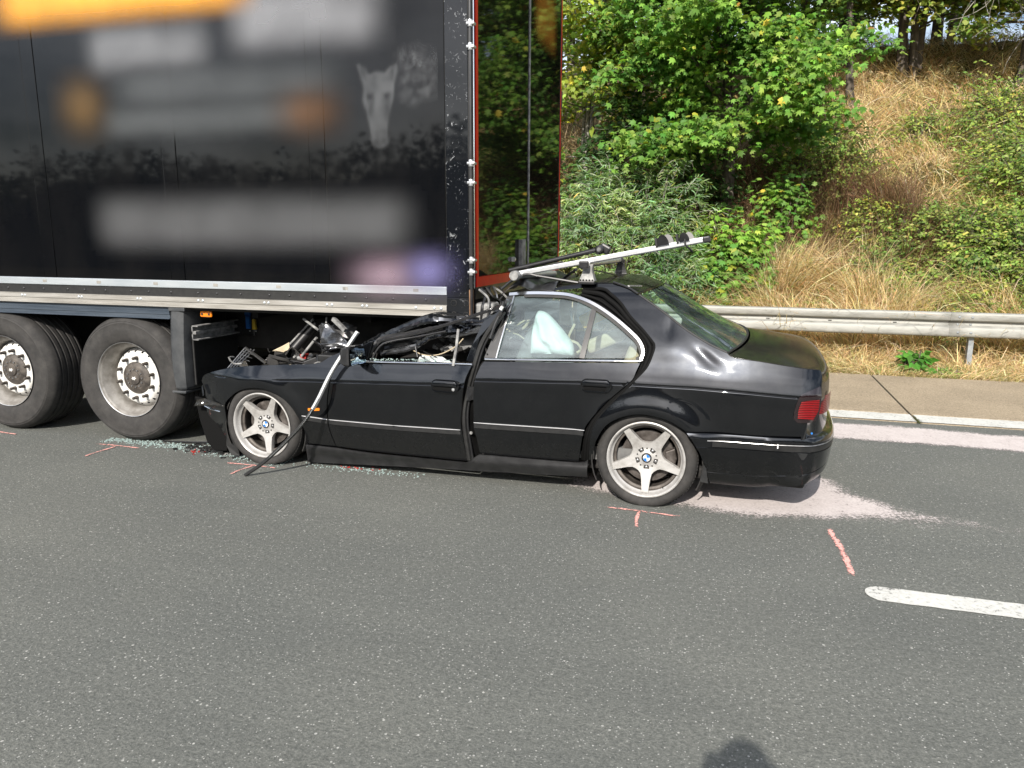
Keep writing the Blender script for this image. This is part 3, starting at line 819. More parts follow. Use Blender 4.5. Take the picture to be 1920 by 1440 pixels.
# axles and wheels
def trailer_wheel():
    w = bpy.data.objects.new('wheel', None)
    col.objects.link(w)
    w.parent = TR
    RR = .522
    pr = [(.298, .030), (.306, .016), (.335, .001), (.375, -.010), (.42, -.013), (.455, -.006), (.462, -.0085), (.475, -.002), (.478, -.004), (.490, .008), (.506, .026), (.515, .042), (.5195, .058)]
    y = .072
    gp = [.10, .155, .2125, .27, .325]
    for g in gp:
        pr += [(RR, g - .012), (RR - .014, g - .008), (RR - .014, g + .008), (RR, g + .012)]
    pr += [(RR, .35), (.510, .375), (.48, .395), (.40, .405), (.31, .37)]
    t = MB().lathe(pr, 96)
    # the tyre flattens where it carries the load
    t.v = [(a, bq, max(c, -.5215 + .0)) for a, bq, c in t.v]
    t.build('tyre', 'tyre', w, smooth=40)
    rm = MB().lathe([(.298, .02), (.301, .008), (.306, .005), (.304, .014), (.294, .020), (.288, .034), (.276, .06), (.262, .085), (.256, .12), (.250, .15), (.247, .36)], 72)
    rm.build('rim', 'rimgrey', w, smooth=50)
    MB().lathe([(.3045, .004), (.3075, .001), (.3085, .006), (.304, .012)], 72).build('rim_edge', 'silver', w, smooth=60)
    dm = MB()
    n = 80
    rs = [(.100, .100), (.175, .099), (.200, .100), (.213, .108), (.228, .126), (.250, .165)]
    for j in range(n):
        a0, a1 = 2 * math.pi * j / n, 2 * math.pi * (j + 1) / n
        for k in range(len(rs) - 1):
            if k == 3 and j % 4 == 0: continue
            q = []
            for (r, yy), a in ((rs[k], a0), (rs[k + 1], a0), (rs[k + 1], a1), (rs[k], a1)):
                q.append((r * math.cos(a), yy, r * math.sin(a)))
            dm.add(q, [(0, 1, 2, 3)])
    dm.build('disc', 'trimwhite', w, smooth=40, weld=.0004)
    MB().lathe([(.0, .20), (.25, .20)], 32).build('drum', 'dark', w, smooth=0)
    MB().lathe([(.134, .099), (.132, .092), (.120, .087), (.104, .078), (.090, .074), (.056, .072), (.054, .066), (.050, .062), (0, .061)], 40).build('hub', 'hubgrey', w, smooth=35)
    for k in range(10):
        a = 2 * math.pi * (k + .35) / 10
        x, z = .1675 * math.cos(a), .1675 * math.sin(a)
        MB().lathe([(0, .046), (.008, .046), (.0125, .052), (.0125, .066), (.0105, .072), (.0145, .078), (.0150, .099)], 12, (x, 0, z)).build('wheel_nut', 'hubgrey', w, smooth=40)
    for k in range(12):
        a = 2 * math.pi * (k + .1) / 12
        MB().lathe([(0, .064), (.006, .064), (.008, .068), (.008, .08)], 8, (.074 * math.cos(a), 0, .074 * math.sin(a))).build('hub_bolt', 'steel', w, smooth=40)
    e = [(-.026, -.004), (-.012, .006), (-.018, .014), (.0, .010), (.016, .018), (.012, .006), (.026, .004), (.012, -.006), (.006, -.016), (-.002, -.008), (-.016, -.014), (-.012, -.004)]
    MB().prism(e, 'y', .0595, .0615).build('hub_emblem', 'trimwhite', w, smooth=0)
    return w
tw = trailer_wheel()
tw.location = (-2.987, .0, .5215)
spin = [0, .35, .8]
for i in range(1, 3):
    d = dup(tw, TR, (-2.987 - 1.31 * i, .004, .5215))
    pass
for i in range(3):
    MB().tube([(-2.987 - 1.31 * i, .2, .52), (-2.987 - 1.31 * i, 2.35, .52)], .075, 12).build('axle', 'dark', TR)
    MB().lathe([(.30, 2.19), (.40, 2.14), (.48, 2.15), (.52, 2.2), (.522, 2.5), (.47, 2.54), (.3, 2.53), (.25, 2.45), (0, 2.45)], 48).build('wheel', 'tyre', TR, smooth=40, loc=(-2.987 - 1.31 * i, 0, .5215))
    MB().span((-2.95 - 1.31 * i, .75, .55), (-2.6 - 1.31 * i, .95, .9)).build('air_spring', 'dark', TR, smooth=0, bevel=.05)

# flat printing on the side, too faded and soft-edged to read
DEC = [0.]
def fade(u, v, fx=.22, fy=.30):
    g = lambda t, f: smooth01(min(t, 1 - t) / f)
    return g(u, fx) * g(v, fy)
def printed(name, x0, x1, z0, z1, colour, k=1., fx=.14, fz=.3, rough=.35, blobs=0, seed=0):
    m = soft_print(name, colour, rough, strength=k)
    rr = random.Random(seed)
    bl = [(rr.uniform(.05, .95), rr.uniform(.2, .8), rr.uniform(.08, .2)) for _ in range(blobs)]
    def fn(x, z):
        u, w = (x - x0) / (x1 - x0), (z - z0) / (z1 - z0)
        a = fade(u, w, fx, fz)
        if not blobs and fx > .25: a = math.exp(-(((u - .5) / .24) ** 2 + ((w - .5) / .24) ** 2)) * min(1, 9 * min(u, 1 - u), 9 * min(w, 1 - w))
        if bl: a *= .62 + .38 * min(1, sum(math.exp(-(((u - p) / r) ** 2 + ((w - q) / .35) ** 2)) for p, q, r in bl))
        return a
    DEC[0] += .0003
    return mask_sheet(name, (x0, x1), (z0, z1), .04, fn, m, -.0048 - DEC[0], parent=TR, plane='y')
X = lambda wx: wx + 1.707
printed('printed_lettering', X(-4.98), X(-2.0), 1.47, 2.07, (.115, .118, .122), .85, .13, .45, blobs=9, seed=3)
printed('printed_lettering', X(-4.85), X(-2.75), 2.33, 2.70, (.075, .08, .082), .8, .16, .45, blobs=8, seed=5)
printed('printed_lettering', X(-4.9), X(-3.6), 2.78, 3.28, (.20, .205, .215), .85, .22, .45, blobs=7, seed=8)
printed('printed_lettering', X(-3.65), X(-2.2), 2.84, 3.5, (.28, .285, .30), .75, .24, .45, blobs=6, seed=11)
printed('printed_lettering', X(-4.75), X(-2.5), 2.54, 2.96, (.075, .08, .082), .8, .2, .45, blobs=6, seed=13)
printed('printed_band', X(-5.75), X(-3.2), 3.15, 3.75, (.80, .36, .035), 1.1, .16, .45, blobs=0)
printed('printed_mark', X(-5.25), X(-4.5), 2.28, 3.0, (.17, .10, .035), .7, .34, .3)
printed('printed_mark', X(-3.35), X(-2.5), 2.26, 2.8, (.13, .06, .02), .75, .3, .3)
printed('printed_label', X(-2.85), X(-1.86), 1.15, 1.66, (.30, .22, .27), .9, .3, .3)
printed('printed_label', X(-2.35), X(-1.72), 1.2, 1.68, (.17, .16, .34), .9, .35, .3)
# a grey animal head printed in half-tone
def head_mask(x, z):
    u, w = x - X(-2.38), z - 2.54
    g = lambda cu, cw, ru, rw: math.exp(-(((u - cu) / ru) ** 2 + ((w - cw) / rw) ** 2))
    n = .75 + .45 * noise.noise((u * 7, w * 7, 4.)) + .3 * noise.noise((u * 24, w * 15, 1.))
    def shape(poly, fill, rim, soft=.012):
        d = polydist(u, w, poly)
        return fill * smooth01(.5 + d / soft / 2) + rim * math.exp(-((d - .008) / .010) ** 2)
    face = shape([(-.105, .13), (-.13, .20), (-.15, .275), (-.105, .255), (-.065, .205), (-.01, .225), (.045, .21), (.085, .245), (.135, .262), (.14, .21), (.115, .14), (.108, .05), (.075, -.05), (.055, -.14), (.06, -.235), (.03, -.265), (-.035, -.265), (-.06, -.23), (-.065, -.14), (-.09, -.04), (-.118, .05)], .42, .18, .02)
    ear1 = ear2 = side = 0
    fur = .5 + .9 * noise.noise((u * 13, w * 13, 3.)) + .6 * noise.noise((u * 40, w * 22, 5.))
    body = .40 * smooth01(.5 + polydist(u, w, [(.13, .31), (.17, .35), (.22, .35), (.27, .37), (.33, .35), (.38, .34), (.41, .28), (.42, .16), (.40, .05), (.36, .03), (.31, .04), (.26, .01), (.18, .04), (.15, .15)]) * 9) * max(.1, fur)
    dark = max(.1, 1 - .9 * g(-.068, .065, .026, .020) - .9 * g(.060, .068, .026, .020) - .7 * g(-.03, -.225, .014, .02) - .7 * g(.03, -.225, .014, .02) - .55 * g(-.115, .25, .014, .06) - .55 * g(.105, .22, .016, .05) - .45 * g(0, -.16, .06, .012) - .5 * g(-.06, -.02, .02, .07) - .5 * g(.06, -.02, .02, .07) + .35 * g(0, .02, .03, .12))
    return max(0, min(1, max(face * dark, ear1, ear2, side, body) * n))
mask_sheet('printed_animal_head', (X(-2.68), X(-1.95)), (2.24, 2.98), .014, head_mask, soft_print('printed_animal_head', (.24, .25, .26), .35, strength=.8, nscale=9), -.0085, parent=TR, plane='y')
# orange sticker high on the right-hand door
def stick(y, z):
    return fade((y - 1.45) / .95, (z - 3.25) / .6, .3, .3)
sm = soft_print('printed_sticker', (.42, .17, .03), .35, strength=1.)
o = mask_sheet('printed_sticker', (1.45, 2.4), (3.25, 3.85), .05, stick, sm, 0, parent=TR, plane='y')
o.rotation_euler = (0, 0, R(90))
o.location = (.003, 0, 0)
# ------------------------------------------------------------------ the car: outlines (x back from the rear wheel, z up), metres
FENDER_TOP = [(-3.417,0.581),(-3.379,0.627),(-3.312,0.655),(-3.23,0.679),(-3.087,0.711),(-2.885,0.741),(-2.639,0.762),(-2.436,0.777),(-2.321,0.794),(-2.254,0.834),(-2.191,0.862),(-2.136,0.886),(-2.118,0.862)]
FDOOR_FRONT = [(-2.11,0.82),(-2.146,0.807),(-2.174,0.777),(-2.208,0.717),(-2.233,0.625),(-2.255,0.545),(-2.266,0.441),(-2.272,0.359),(-2.26,0.26),(-2.242,0.183),(-2.231,0.176)]
FENDER_LOW = [(-2.231,0.176),(-2.488,0.178)]
FARCH = [(-2.488,0.178),(-2.48,0.315),(-2.544,0.463),(-2.672,0.558),(-2.824,0.588),(-2.991,0.554),(-3.127,0.467),(-3.173,0.407)]
FENDER_NOSE = [(-3.173,0.407),(-3.378,0.423),(-3.408,0.441),(-3.401,0.502),(-3.411,0.547)]
FDOOR_TOP = [(-2.11,0.82),(-1.951,0.807),(-1.155,0.84)]
FDOOR_REAR = [(-1.157,0.85),(-1.177,0.805),(-1.194,0.764),(-1.205,0.718),(-1.224,0.618),(-1.236,0.52),(-1.244,0.444),(-1.238,0.367),(-1.232,0.247),(-1.224,0.16)]
FDOOR_LOW = [(-1.224,0.16),(-1.503,0.161),(-1.916,0.163),(-2.231,0.176)]
SILL_TOP = [(-2.491,0.169),(-2.243,0.166),(-1.926,0.153),(-1.51,0.152),(-1.23,0.152),(-1.131,0.22),(-0.824,0.222),(-0.444,0.229),(-0.377,0.257)]
SILL_LOW = [(-0.386,0.128),(-0.682,0.112),(-1.062,0.092),(-1.384,0.078),(-2.147,0.037),(-2.5,0.018),(-2.515,0.034)]
RDOOR_TOP = [(-1.079,0.87),(-0.059,0.915)]
RDOOR_REAR = [(-0.059,0.915),(-0.08,0.864),(-0.099,0.815),(-0.172,0.744),(-0.238,0.681),(-0.304,0.607),(-0.372,0.516),(-0.397,0.464),(-0.413,0.395),(-0.432,0.291),(-0.443,0.233)]
RDOOR_LOW = [(-0.443,0.233),(-0.823,0.227),(-1.131,0.225)]
RDOOR_FRONT = [(-1.131,0.225),(-1.14,0.342),(-1.156,0.419),(-1.151,0.496),(-1.143,0.682),(-1.13,0.759),(-1.115,0.801),(-1.098,0.846),(-1.079,0.87)]
CHROME = [(-0.977,1.301),(-0.869,1.311),(-0.74,1.315),(-0.593,1.312),(-0.501,1.295),(-0.408,1.264),(-0.315,1.218),(-0.221,1.16),(-0.14,1.102),(-0.085,1.057),(-0.054,1.012),(-0.046,0.974),(-0.056,0.933)]
CHROME_B = [(-0.941,1.292),(-1.0,0.896)]
BPLATE = [(-0.988,1.284),(-0.941,1.292),(-1.0,0.896),(-1.085,0.892),(-1.031,1.066)]
GLASS = [(-0.939,1.285),(-0.814,1.298),(-0.667,1.303),(-0.557,1.296),(-0.405,1.25),(-0.448,0.924),(-0.999,0.895)]
DIVIDER = [(-0.403,1.251),(-0.37,1.239),(-0.412,0.924),(-0.446,0.925)]
QGLASS = [(-0.371,1.232),(-0.277,1.18),(-0.183,1.112),(-0.116,1.052),(-0.09,1.002),(-0.095,0.952),(-0.13,0.937),(-0.414,0.922)]
Q_FRONT = [(-0.667,1.331),(-0.473,1.352),(-0.343,1.355),(-0.286,1.324),(-0.216,1.271),(-0.149,1.192),(-0.064,1.116),(-0.001,1.056),(0.025,1.026),(0.02,0.979),(-0.008,0.899),(-0.061,0.833),(-0.123,0.765),(-0.236,0.638),(-0.302,0.552),(-0.337,0.478),(-0.359,0.383),(-0.374,0.253)]
Q_ARCH = [(-0.342,0.257),(-0.329,0.366),(-0.279,0.475),(-0.231,0.533),(-0.158,0.577),(-0.062,0.605),(0.023,0.605),(0.128,0.582),(0.209,0.541),(0.242,0.52)]
Q_LOW = [(0.242,0.52),(0.431,0.524),(0.628,0.52),(0.905,0.529)]
Q_LIGHT = [(0.905,0.529),(0.905,0.605),(0.862,0.626),(0.848,0.654),(0.849,0.681),(0.867,0.756),(0.894,0.791),(0.985,0.832)]
Q_BACK = [(0.985,0.832),(0.991,0.885),(0.981,0.92)]
Q_TRUNK = [(0.981,0.92),(0.924,0.925),(0.792,0.939),(0.648,0.957),(0.49,0.974),(0.451,0.999)]
Q_GLASS = [(0.451,0.999),(0.329,1.049),(0.193,1.123),(0.036,1.227),(-0.114,1.319)]
Q_ROOF = [(-0.114,1.319),(-0.184,1.356),(-0.287,1.386),(-0.481,1.381),(-0.671,1.347)]
B_ARCH = [(0.242,0.52),(0.272,0.481),(0.326,0.394),(0.361,0.299),(0.383,0.203),(0.398,0.152)]
LIGHT = [(0.85,0.638),(0.849,0.681),(0.867,0.756),(0.894,0.791),(0.985,0.832),(0.995,0.772),(0.991,0.675),(0.974,0.626),(0.946,0.616),(0.872,0.613)]
MOULD_F = [(-2.477,0.4),(-2.26,0.385),(-1.701,0.383),(-1.243,0.394)]
MOULD_F2 = [(-2.48,0.371),(-2.265,0.352),(-1.705,0.35),(-1.247,0.355)]
MOULD_R = [(-1.153,0.45),(-0.737,0.455),(-0.394,0.464)]
MOULD_R2 = [(-1.156,0.412),(-0.738,0.413),(-0.405,0.426)]
MOULD_B = [(0.352,0.478),(0.597,0.476),(0.898,0.471)]
MOULD_B2 = [(0.385,0.431),(0.599,0.431),(0.901,0.434)]
HF = [(-1.432,0.697),(-1.239,0.709),(-1.338,0.741),(-1.337,0.659)]
HR = [(-0.416,0.769),(-0.226,0.781),(-0.322,0.805),(-0.32,0.724)]
SIDEM = [(-2.419,0.462),(-2.328,0.468),(-2.33,0.448),(-2.42,0.442)]
BELT_F = [(-1.953,0.821),(-1.156,0.847)]
BELT_R = [(-1.077,0.884),(-0.054,0.928)]
STRIP = [(-2.777,-0.295,-0.0),(-2.612,-0.26,0.128),(-2.385,-0.19,0.358),(-2.28,-0.14,0.52),(-2.179,-0.08,0.742),(-2.075,-0.03,0.919),(-2.005,0,1.03)]
BAR1 = [(-0.979,0.12,1.232),(-1.537,0.12,1.043),(-1.909,0.1,0.955)]
BAR2 = [(-2.065,0.12,0.899),(-1.602,0.15,1.104),(-1.404,0.18,1.123),(-1.143,0.18,1.114),(-1.048,0.16,1.166)]
BAR3 = [(-1.983,0.06,0.825),(-1.903,0.09,0.957),(-1.805,0.11,0.996),(-1.651,0.13,1.026),(-1.427,0.14,1.075)]
BAR4 = [(-1.913,0.15,0.865),(-1.687,0.2,0.915),(-1.531,0.22,0.995),(-1.283,0.2,1.034),(-1.136,0.16,1.092),(-0.986,0.12,1.208)]
STUB = [(-1.273,0.05,1.073),(-1.297,0.01,0.83)]
BFRAME = [(-0.973,0.08,1.211),(-1.106,0.08,1.119),(-1.164,0.04,0.854),(-1.221,0.04,0.858),(-1.183,0.06,0.976)]
GAPBAND = [(-0.987,0.09,1.193),(-1.107,0.06,0.997),(-1.161,0.03,0.82),(-1.211,0.03,0.635),(-1.228,0.02,0.452),(-1.203,0.05,0.177)]
SILVER = [(-2.493,0.25,1.02),(-2.396,0.3,1.043),(-2.316,0.25,0.965),(-2.209,0.2,0.921),(-2.22,0.2,0.865),(-2.321,0.2,0.864),(-2.434,0.2,0.835),(-2.485,0.25,0.909),(-2.394,0.2,0.92)]
PLATE = [(-2.527,0.45,0.997),(-2.269,0.45,0.991),(-2.303,0.4,0.899),(-2.425,0.4,0.926)]
FBUMP = [(-3.451,0.03,0.398),(-3.423,0.03,0.429),(-3.151,0,0.414),(-3.157,0,0.335),(-3.181,0,0.104),(-3.328,0.03,0.108),(-3.418,0.05,0.227)]
TK = np.array([-.70, -.58, -.50, -.42, -.32, -.20, -.09, 0, .045, .10, .145, .19, .34, .44, .53, .585, .63, .67])
VK = np.array([.11, .085, .058, .034, .010, -.006, -.016, -.024, -.014, .004, .022, .040, .113, .166, .215, .255, .31, .40])
def _slopes(x, y):
    h = np.diff(x); d = np.diff(y) / h; m = np.zeros_like(y)
    for i in range(1, len(x) - 1):
        if d[i - 1] * d[i] > 0:
            w1 = 2 * h[i] + h[i - 1]; w2 = h[i] + 2 * h[i - 1]
            m[i] = (w1 + w2) / (w1 / d[i - 1] + w2 / d[i])
    m[0] = d[0]; m[-1] = d[-1]
    return m
MK = _slopes(TK, VK)
def side_profile(t):
    t = np.clip(t, TK[0], TK[-1]); i = np.clip(np.searchsorted(TK, t) - 1, 0, len(TK) - 2)
    h = TK[i + 1] - TK[i]; u = (t - TK[i]) / h
    return (2 * u**3 - 3 * u * u + 1) * VK[i] + (u**3 - 2 * u * u + u) * h * MK[i] + (-2 * u**3 + 3 * u * u) * VK[i + 1] + (u**3 - u * u) * h * MK[i + 1]
def crease(x, front=False):
    x = np.asarray(x, float)
    if front: return np.maximum(.708 + .037 * (x + 1.2), .64)
    return np.interp(x, [-3, -1.12, -.73, -.42, -.1, .27, .58, .9], [.69, .747, .763, .776, .785, .786, .778, .762])
DENTS = []
def S(x, z, front=False, groove=False):
    """depth of the body side (0 = outer face of the wheels, larger = further in)"""
    x = np.asarray(x, float); z = np.asarray(z, float)
    c = crease(x, front)
    v = side_profile(z - c)
    a = np.clip(x - .45, 0, None); v = v + .12 * a * a + 3.0 * np.clip(x - .88, 0, None) ** 2
    b = np.clip(-2.75 - x, 0, None); v = v + .25 * b * b
    for cx, cz in ((0.0, .28), (-2.83, .27)):
        r = np.hypot(x - cx, z - cz)
        v = v - (.040 if cx > -1 else .024) * np.exp(-((r - .345) / .10) ** 2) * np.clip((z - .22) / .2, 0, 1)
    # the slight waviness of old pressed steel, worse towards the crushed nose
    v = v + .0009 * np.sin(7.3 * x + 2.) * np.sin(9.1 * z + 1.) + .0006 * np.sin(15. * x + 5 * z) * np.sin(13 * z - 4 * x)
    if front:
        v = v + np.clip((-2.55 - x) / .8, 0, 1) * (.006 * np.sin(11 * x + 6 * z) + .004 * np.sin(23 * x - 17 * z))
    if not front:
        # a long buckle pressed into the shoulder below the rear window and a fold in the C-pillar
        q = (x - .33) * .80 + (z - .965) * -.60; w = (x - .33) * .60 + (z - .965) * .80
        v = v + .0060 * np.exp(-((q / .085) ** 2 + (w / .030) ** 2)) - .0022 * np.exp(-((q / .10) ** 2 + ((w - .05) / .03) ** 2))
        v = v + .003 * np.exp(-(((x - .10) / .025) ** 2 + ((z - 1.13) / .06) ** 2)) - .006 * np.exp(-(((x - .13) / .11) ** 2 + ((z - 1.03) / .08) ** 2))
    if groove:
        k = np.clip((x + 2.68) / .05, 0, 1) + np.exp(-((x + 3.19) / .05) ** 4) if front else 1.
        v = v + k * .007 * np.exp(-((z - c) / .0042) ** 2)
    return v
def make_outline(segs, step=.02):
    out = []
    for s in segs:
        p = catmull(s, step)
        out += [tuple(q) for q in (p if not out or np.linalg.norm(np.array(out[-1]) - p[0]) > 1e-3 else p[1:])]
    if np.linalg.norm(np.array(out[0]) - np.array(out[-1])) < 2e-3: out.pop()
    return out
def in_poly(px, py, poly):
    ins = np.zeros(len(px), bool)
    n = len(poly)
    for i in range(n):
        x1, y1 = poly[i]; x2, y2 = poly[(i + 1) % n]
        if y1 == y2: continue
        ins ^= ((y1 > py) != (y2 > py)) & (px < (x2 - x1) * (py - y1) / (y2 - y1) + x1)
    return ins
def poly_dist(px, py, poly):
    d = np.full(len(px), 1e9)
    n = len(poly)
    for i in range(n):
        x1, y1 = poly[i]; x2, y2 = poly[(i + 1) % n]
        dx, dy = x2 - x1, y2 - y1
        t = np.clip(((px - x1) * dx + (py - y1) * dy) / (dx * dx + dy * dy + 1e-12), 0, 1)
        d = np.minimum(d, np.hypot(px - x1 - t * dx, py - y1 - t * dy))
    return d
def panel(name, segs, m, parent, front=False, off=0., thick=.016, groove=True, step=.03, far=False, extra=None):
    """a body panel: outline filled with a fine grid, pressed to the body side, with returned edges"""
    ol = make_outline(segs)
    P = np.array(ol)
    x0, x1, z0, z1 = P[:, 0].min(), P[:, 0].max(), P[:, 1].min(), P[:, 1].max()
    gx = np.arange(x0, x1 + step, step)
    T = [-.012, -.0065, -.0042, -.002, 0, .002, .0042, .0065, .012] if groove else []
    T = np.array(sorted(T + [t for t in np.arange(-.78, .70, step) if not (groove and abs(t) < .02)]))
    X_, T_ = np.meshgrid(gx, T)
    X_ = X_.ravel(); Z_ = T_.ravel() + crease(X_, front)
    ok = in_poly(X_, Z_, ol)
    X_, Z_ = X_[ok], Z_[ok]
    ok = poly_dist(X_, Z_, ol) > .006
    X_, Z_ = X_[ok], Z_[ok]
    vs = [Vector(p) for p in ol] + [Vector((a, b)) for a, b in zip(X_, Z_)]
    n = len(ol)
    r = delaunay_2d_cdt(vs, [(i, (i + 1) % n) for i in range(n)], [], 1, 1e-6)
    Q = np.array([(p.x, p.y) for p in r[0]])
    F = [tuple(f) for f in r[2]]
    f = lambda x, z: S(x, z, front, groove) + off + (extra(x, z) if extra else 0)
    V = f(Q[:, 0], Q[:, 1])
    e = .0008
    nx = (f(Q[:, 0] + e, Q[:, 1]) - f(Q[:, 0] - e, Q[:, 1])) / (2 * e)
    nz = (f(Q[:, 0], Q[:, 1] + e) - f(Q[:, 0], Q[:, 1] - e)) / (2 * e)
    N = np.stack([nx, -np.ones(len(Q)), nz], 1)
    N /= np.linalg.norm(N, axis=1)[:, None]
    verts = [(q[0], v, q[1]) for q, v in zip(Q, V)]
    norms = [tuple(q) for q in N]
    area = sum(ol[i][0] * ol[(i + 1) % n][1] - ol[(i + 1) % n][0] * ol[i][1] for i in range(n))
    Vo = f(P[:, 0], P[:, 1])
    for i in range(n):
        j = (i + 1) % n
        dx, dz = ol[j][0] - ol[i][0], ol[j][1] - ol[i][1]
        l = math.hypot(dx, dz) + 1e-9
        nn = (dz / l, 0, -dx / l) if area > 0 else (-dz / l, 0, dx / l)
        o = len(verts)
        verts += [(ol[i][0], Vo[i], ol[i][1]), (ol[j][0], Vo[j], ol[j][1]), (ol[j][0], Vo[j] + thick, ol[j][1]), (ol[i][0], Vo[i] + thick, ol[i][1])]
        norms += [nn] * 4
        F.append((o, o + 1, o + 2, o + 3))
    if far:
        verts = [(a, 1.8 - b, c) for a, b, c in verts]
        norms = [(a, -b, c) for a, b, c in norms]
    # wind every face to agree with its normal
    G = []
    for fc in F:
        a, b, c = (np.array(verts[fc[k]]) for k in (0, 1, 2))
        G.append(fc if np.dot(np.cross(b - a, c - a), norms[fc[0]]) > 0 else tuple(reversed(fc)))
    me = bpy.data.meshes.new(name)
    me.from_pydata(verts, [], G)
    me.materials.append(M[m])
    me.polygons.foreach_set('use_smooth', [True] * len(G))
    me.normals_split_custom_set_from_vertices(norms)
    o = bpy.data.objects.new(name, me)
    col.objects.link(o)
    o.parent = parent
    return o
def on_side(pts, off=0., front=False):
    return [(p[0], float(S(p[0], p[1], front)) + off, p[1]) for p in pts]
def resample(P, n):
    P = np.array(P, float)
    s = np.r_[0, np.cumsum(np.linalg.norm(np.diff(P, axis=0), axis=1))]
    return np.stack([np.interp(np.linspace(0, s[-1], n), s, P[:, k]) for k in range(P.shape[1])], 1)
def cross_sheet(name, E, C, m, parent, power=2.3, ns=24, nt=33, voff=.0, crump=0., smooth=60, solid=.004):
    """a sheet spanning the car from the near edge E over the centre line C to the mirrored far edge"""
    E = resample(catmull(E, .01), ns); C = resample(catmull(C, .01), ns)
    rows = []
    for i in range(ns):
        v0 = float(S(E[i][0], E[i][1])) + voff
        row = []
        for j in range(nt):
            t = math.sin((-1 + 2 * j / (nt - 1)) * math.pi / 2)
            w = 1 - abs(t) ** power
            x, z = E[i] + (C[i] - E[i]) * w
            y = .9 + t * (.9 - v0)
            if crump:
                nv = noise.noise_vector((x * 6, y * 5, z * 6))
                z += crump * nv.z; x += crump * .6 * nv.x
            row.append((x, y, z))
        rows.append(row)
    o = MB().grid(rows).build(name, m, parent, smooth=smooth)
    if solid:
        md = o.modifiers.new('thickness', 'SOLIDIFY'); md.thickness = solid; md.offset = -1
    return o

CX, CY, CG = -0.47180, 4.58662, 0.02711
CAR = thing('wrecked_car', 'black four-door car crushed under the rear of the semi-trailer, roof and bonnet torn', 'car', (CX, CY, 0), -CG)
def carw(x, v, z):
    c, s = math.cos(CG), math.sin(CG)
    return Vector((CX + x * c + v * s, CY - x * s + v * c, z))

# -- painted panels
fender_segs = [FENDER_TOP, [FENDER_TOP[-1], FDOOR_FRONT[0]], [(a - .004, b) for a, b in FDOOR_FRONT], FENDER_LOW, FARCH, FENDER_NOSE, [FENDER_NOSE[-1], FENDER_TOP[0]]]
fender = panel('front_fender', fender_segs, 'carpaint', CAR, front=True)
fdoor_segs = [FDOOR_TOP, [FDOOR_TOP[-1], FDOOR_REAR[0]], FDOOR_REAR, FDOOR_LOW, [(a + .004, b) for a, b in FDOOR_FRONT][::-1]]
fdoor = panel('front_door', fdoor_segs, 'carpaint', CAR, front=True, off=-.002,
              extra=lambda x, z: -.022 * np.clip((x + 1.32) / .16, 0, 1) ** 2 * np.clip((z - .3) / .4, 0, 1))
rdoor_segs = [RDOOR_TOP, RDOOR_REAR, RDOOR_LOW, RDOOR_FRONT]
rdoor = panel('rear_door', rdoor_segs, 'carpaint', CAR)
quarter_segs = [Q_FRONT, [Q_FRONT[-1], Q_ARCH[0]], Q_ARCH, Q_LOW, Q_LIGHT, Q_BACK, Q_TRUNK, Q_GLASS, Q_ROOF, [Q_ROOF[-1], Q_FRONT[0]]]
quarter = panel('rear_quarter_panel', quarter_segs, 'carpaint', CAR, step=.013)
sill = panel('sill', [SILL_TOP[:5], SILL_TOP[5:], [SILL_TOP[-1], SILL_LOW[0]], SILL_LOW], 'satin', CAR, groove=False, off=-.008,
             extra=lambda x, z: .0 - .03 * np.exp(-((z - .17 - .02 * (x + 1)) / .045) ** 2))
panel('rear_quarter_panel', quarter_segs, 'carpaint', CAR, far=True, groove=False, step=.06)
panel('rear_door', rdoor_segs, 'carpaint', CAR, far=True, groove=False, step=.06)
panel('front_door', fdoor_segs, 'carpaint', CAR, front=True, far=True, groove=False, step=.06)
panel('front_fender', fender_segs, 'carpaint', CAR, front=True, far=True, groove=False, step=.06)

# -- rear end
E_t = [(.462, .990), (.49, .977), (.648, .960), (.792, .942), (.924, .928), (.972, .921), (.990, .892), (.994, .83), (.992, .74)]
C_t = [(.572, 1.010), (.62, 1.006), (.74, .992), (.86, .972), (.97, .945), (1.040, .905), (1.072, .855), (1.083, .80), (1.086, .72)]
cross_sheet('boot_lid', E_t, C_t, 'carpaint_dusty', CAR, 2.6, 130, 61, .004)
E_g = [(-.108, 1.316), (.040, 1.226), (.197, 1.122), (.333, 1.048), (.452, .998)]
C_g = [(-.055, 1.337), (.08, 1.262), (.21, 1.190), (.353, 1.115), (.552, 1.018)]
cross_sheet('rear_window', E_g, C_g, 'rearglass', CAR, 2.2, 20, 33, .010, solid=0)
seal = [(p[0], float(S(*p)) + .006, p[1] + .003) for p in catmull(E_g, .03)]
MB().tube(seal, .008, 8).build('window_seal', 'black', CAR)
MB().tube([(x, 1.8 - y, z) for x, y, z in seal], .008, 8).build('window_seal', 'black', CAR)
g2 = resample(catmull(E_g, .01), 20)[-1]; c2 = resample(catmull(C_g, .01), 20)[-1]
low = []
for j in range(25):
    t = -1 + 2 * j / 24; w = 1 - abs(t) ** 2.2
    p = g2 + (c2 - g2) * w
    low.append((p[0] + .004, .9 + t * (.9 - float(S(*g2)) - .01), p[1] + .001))
MB().tube(low, .007, 6).build('window_seal', 'black', CAR)
E_r = [(-.66, 1.349), (-.481, 1.382), (-.287, 1.387), (-.184, 1.357), (-.118, 1.321)]
C_r = [(-.68, 1.392), (-.48, 1.412), (-.30, 1.405), (-.16, 1.372), (-.062, 1.340)]
cross_sheet('roof', E_r, C_r, 'carpaint_dusty', CAR, 2.4, 20, 33, .002)
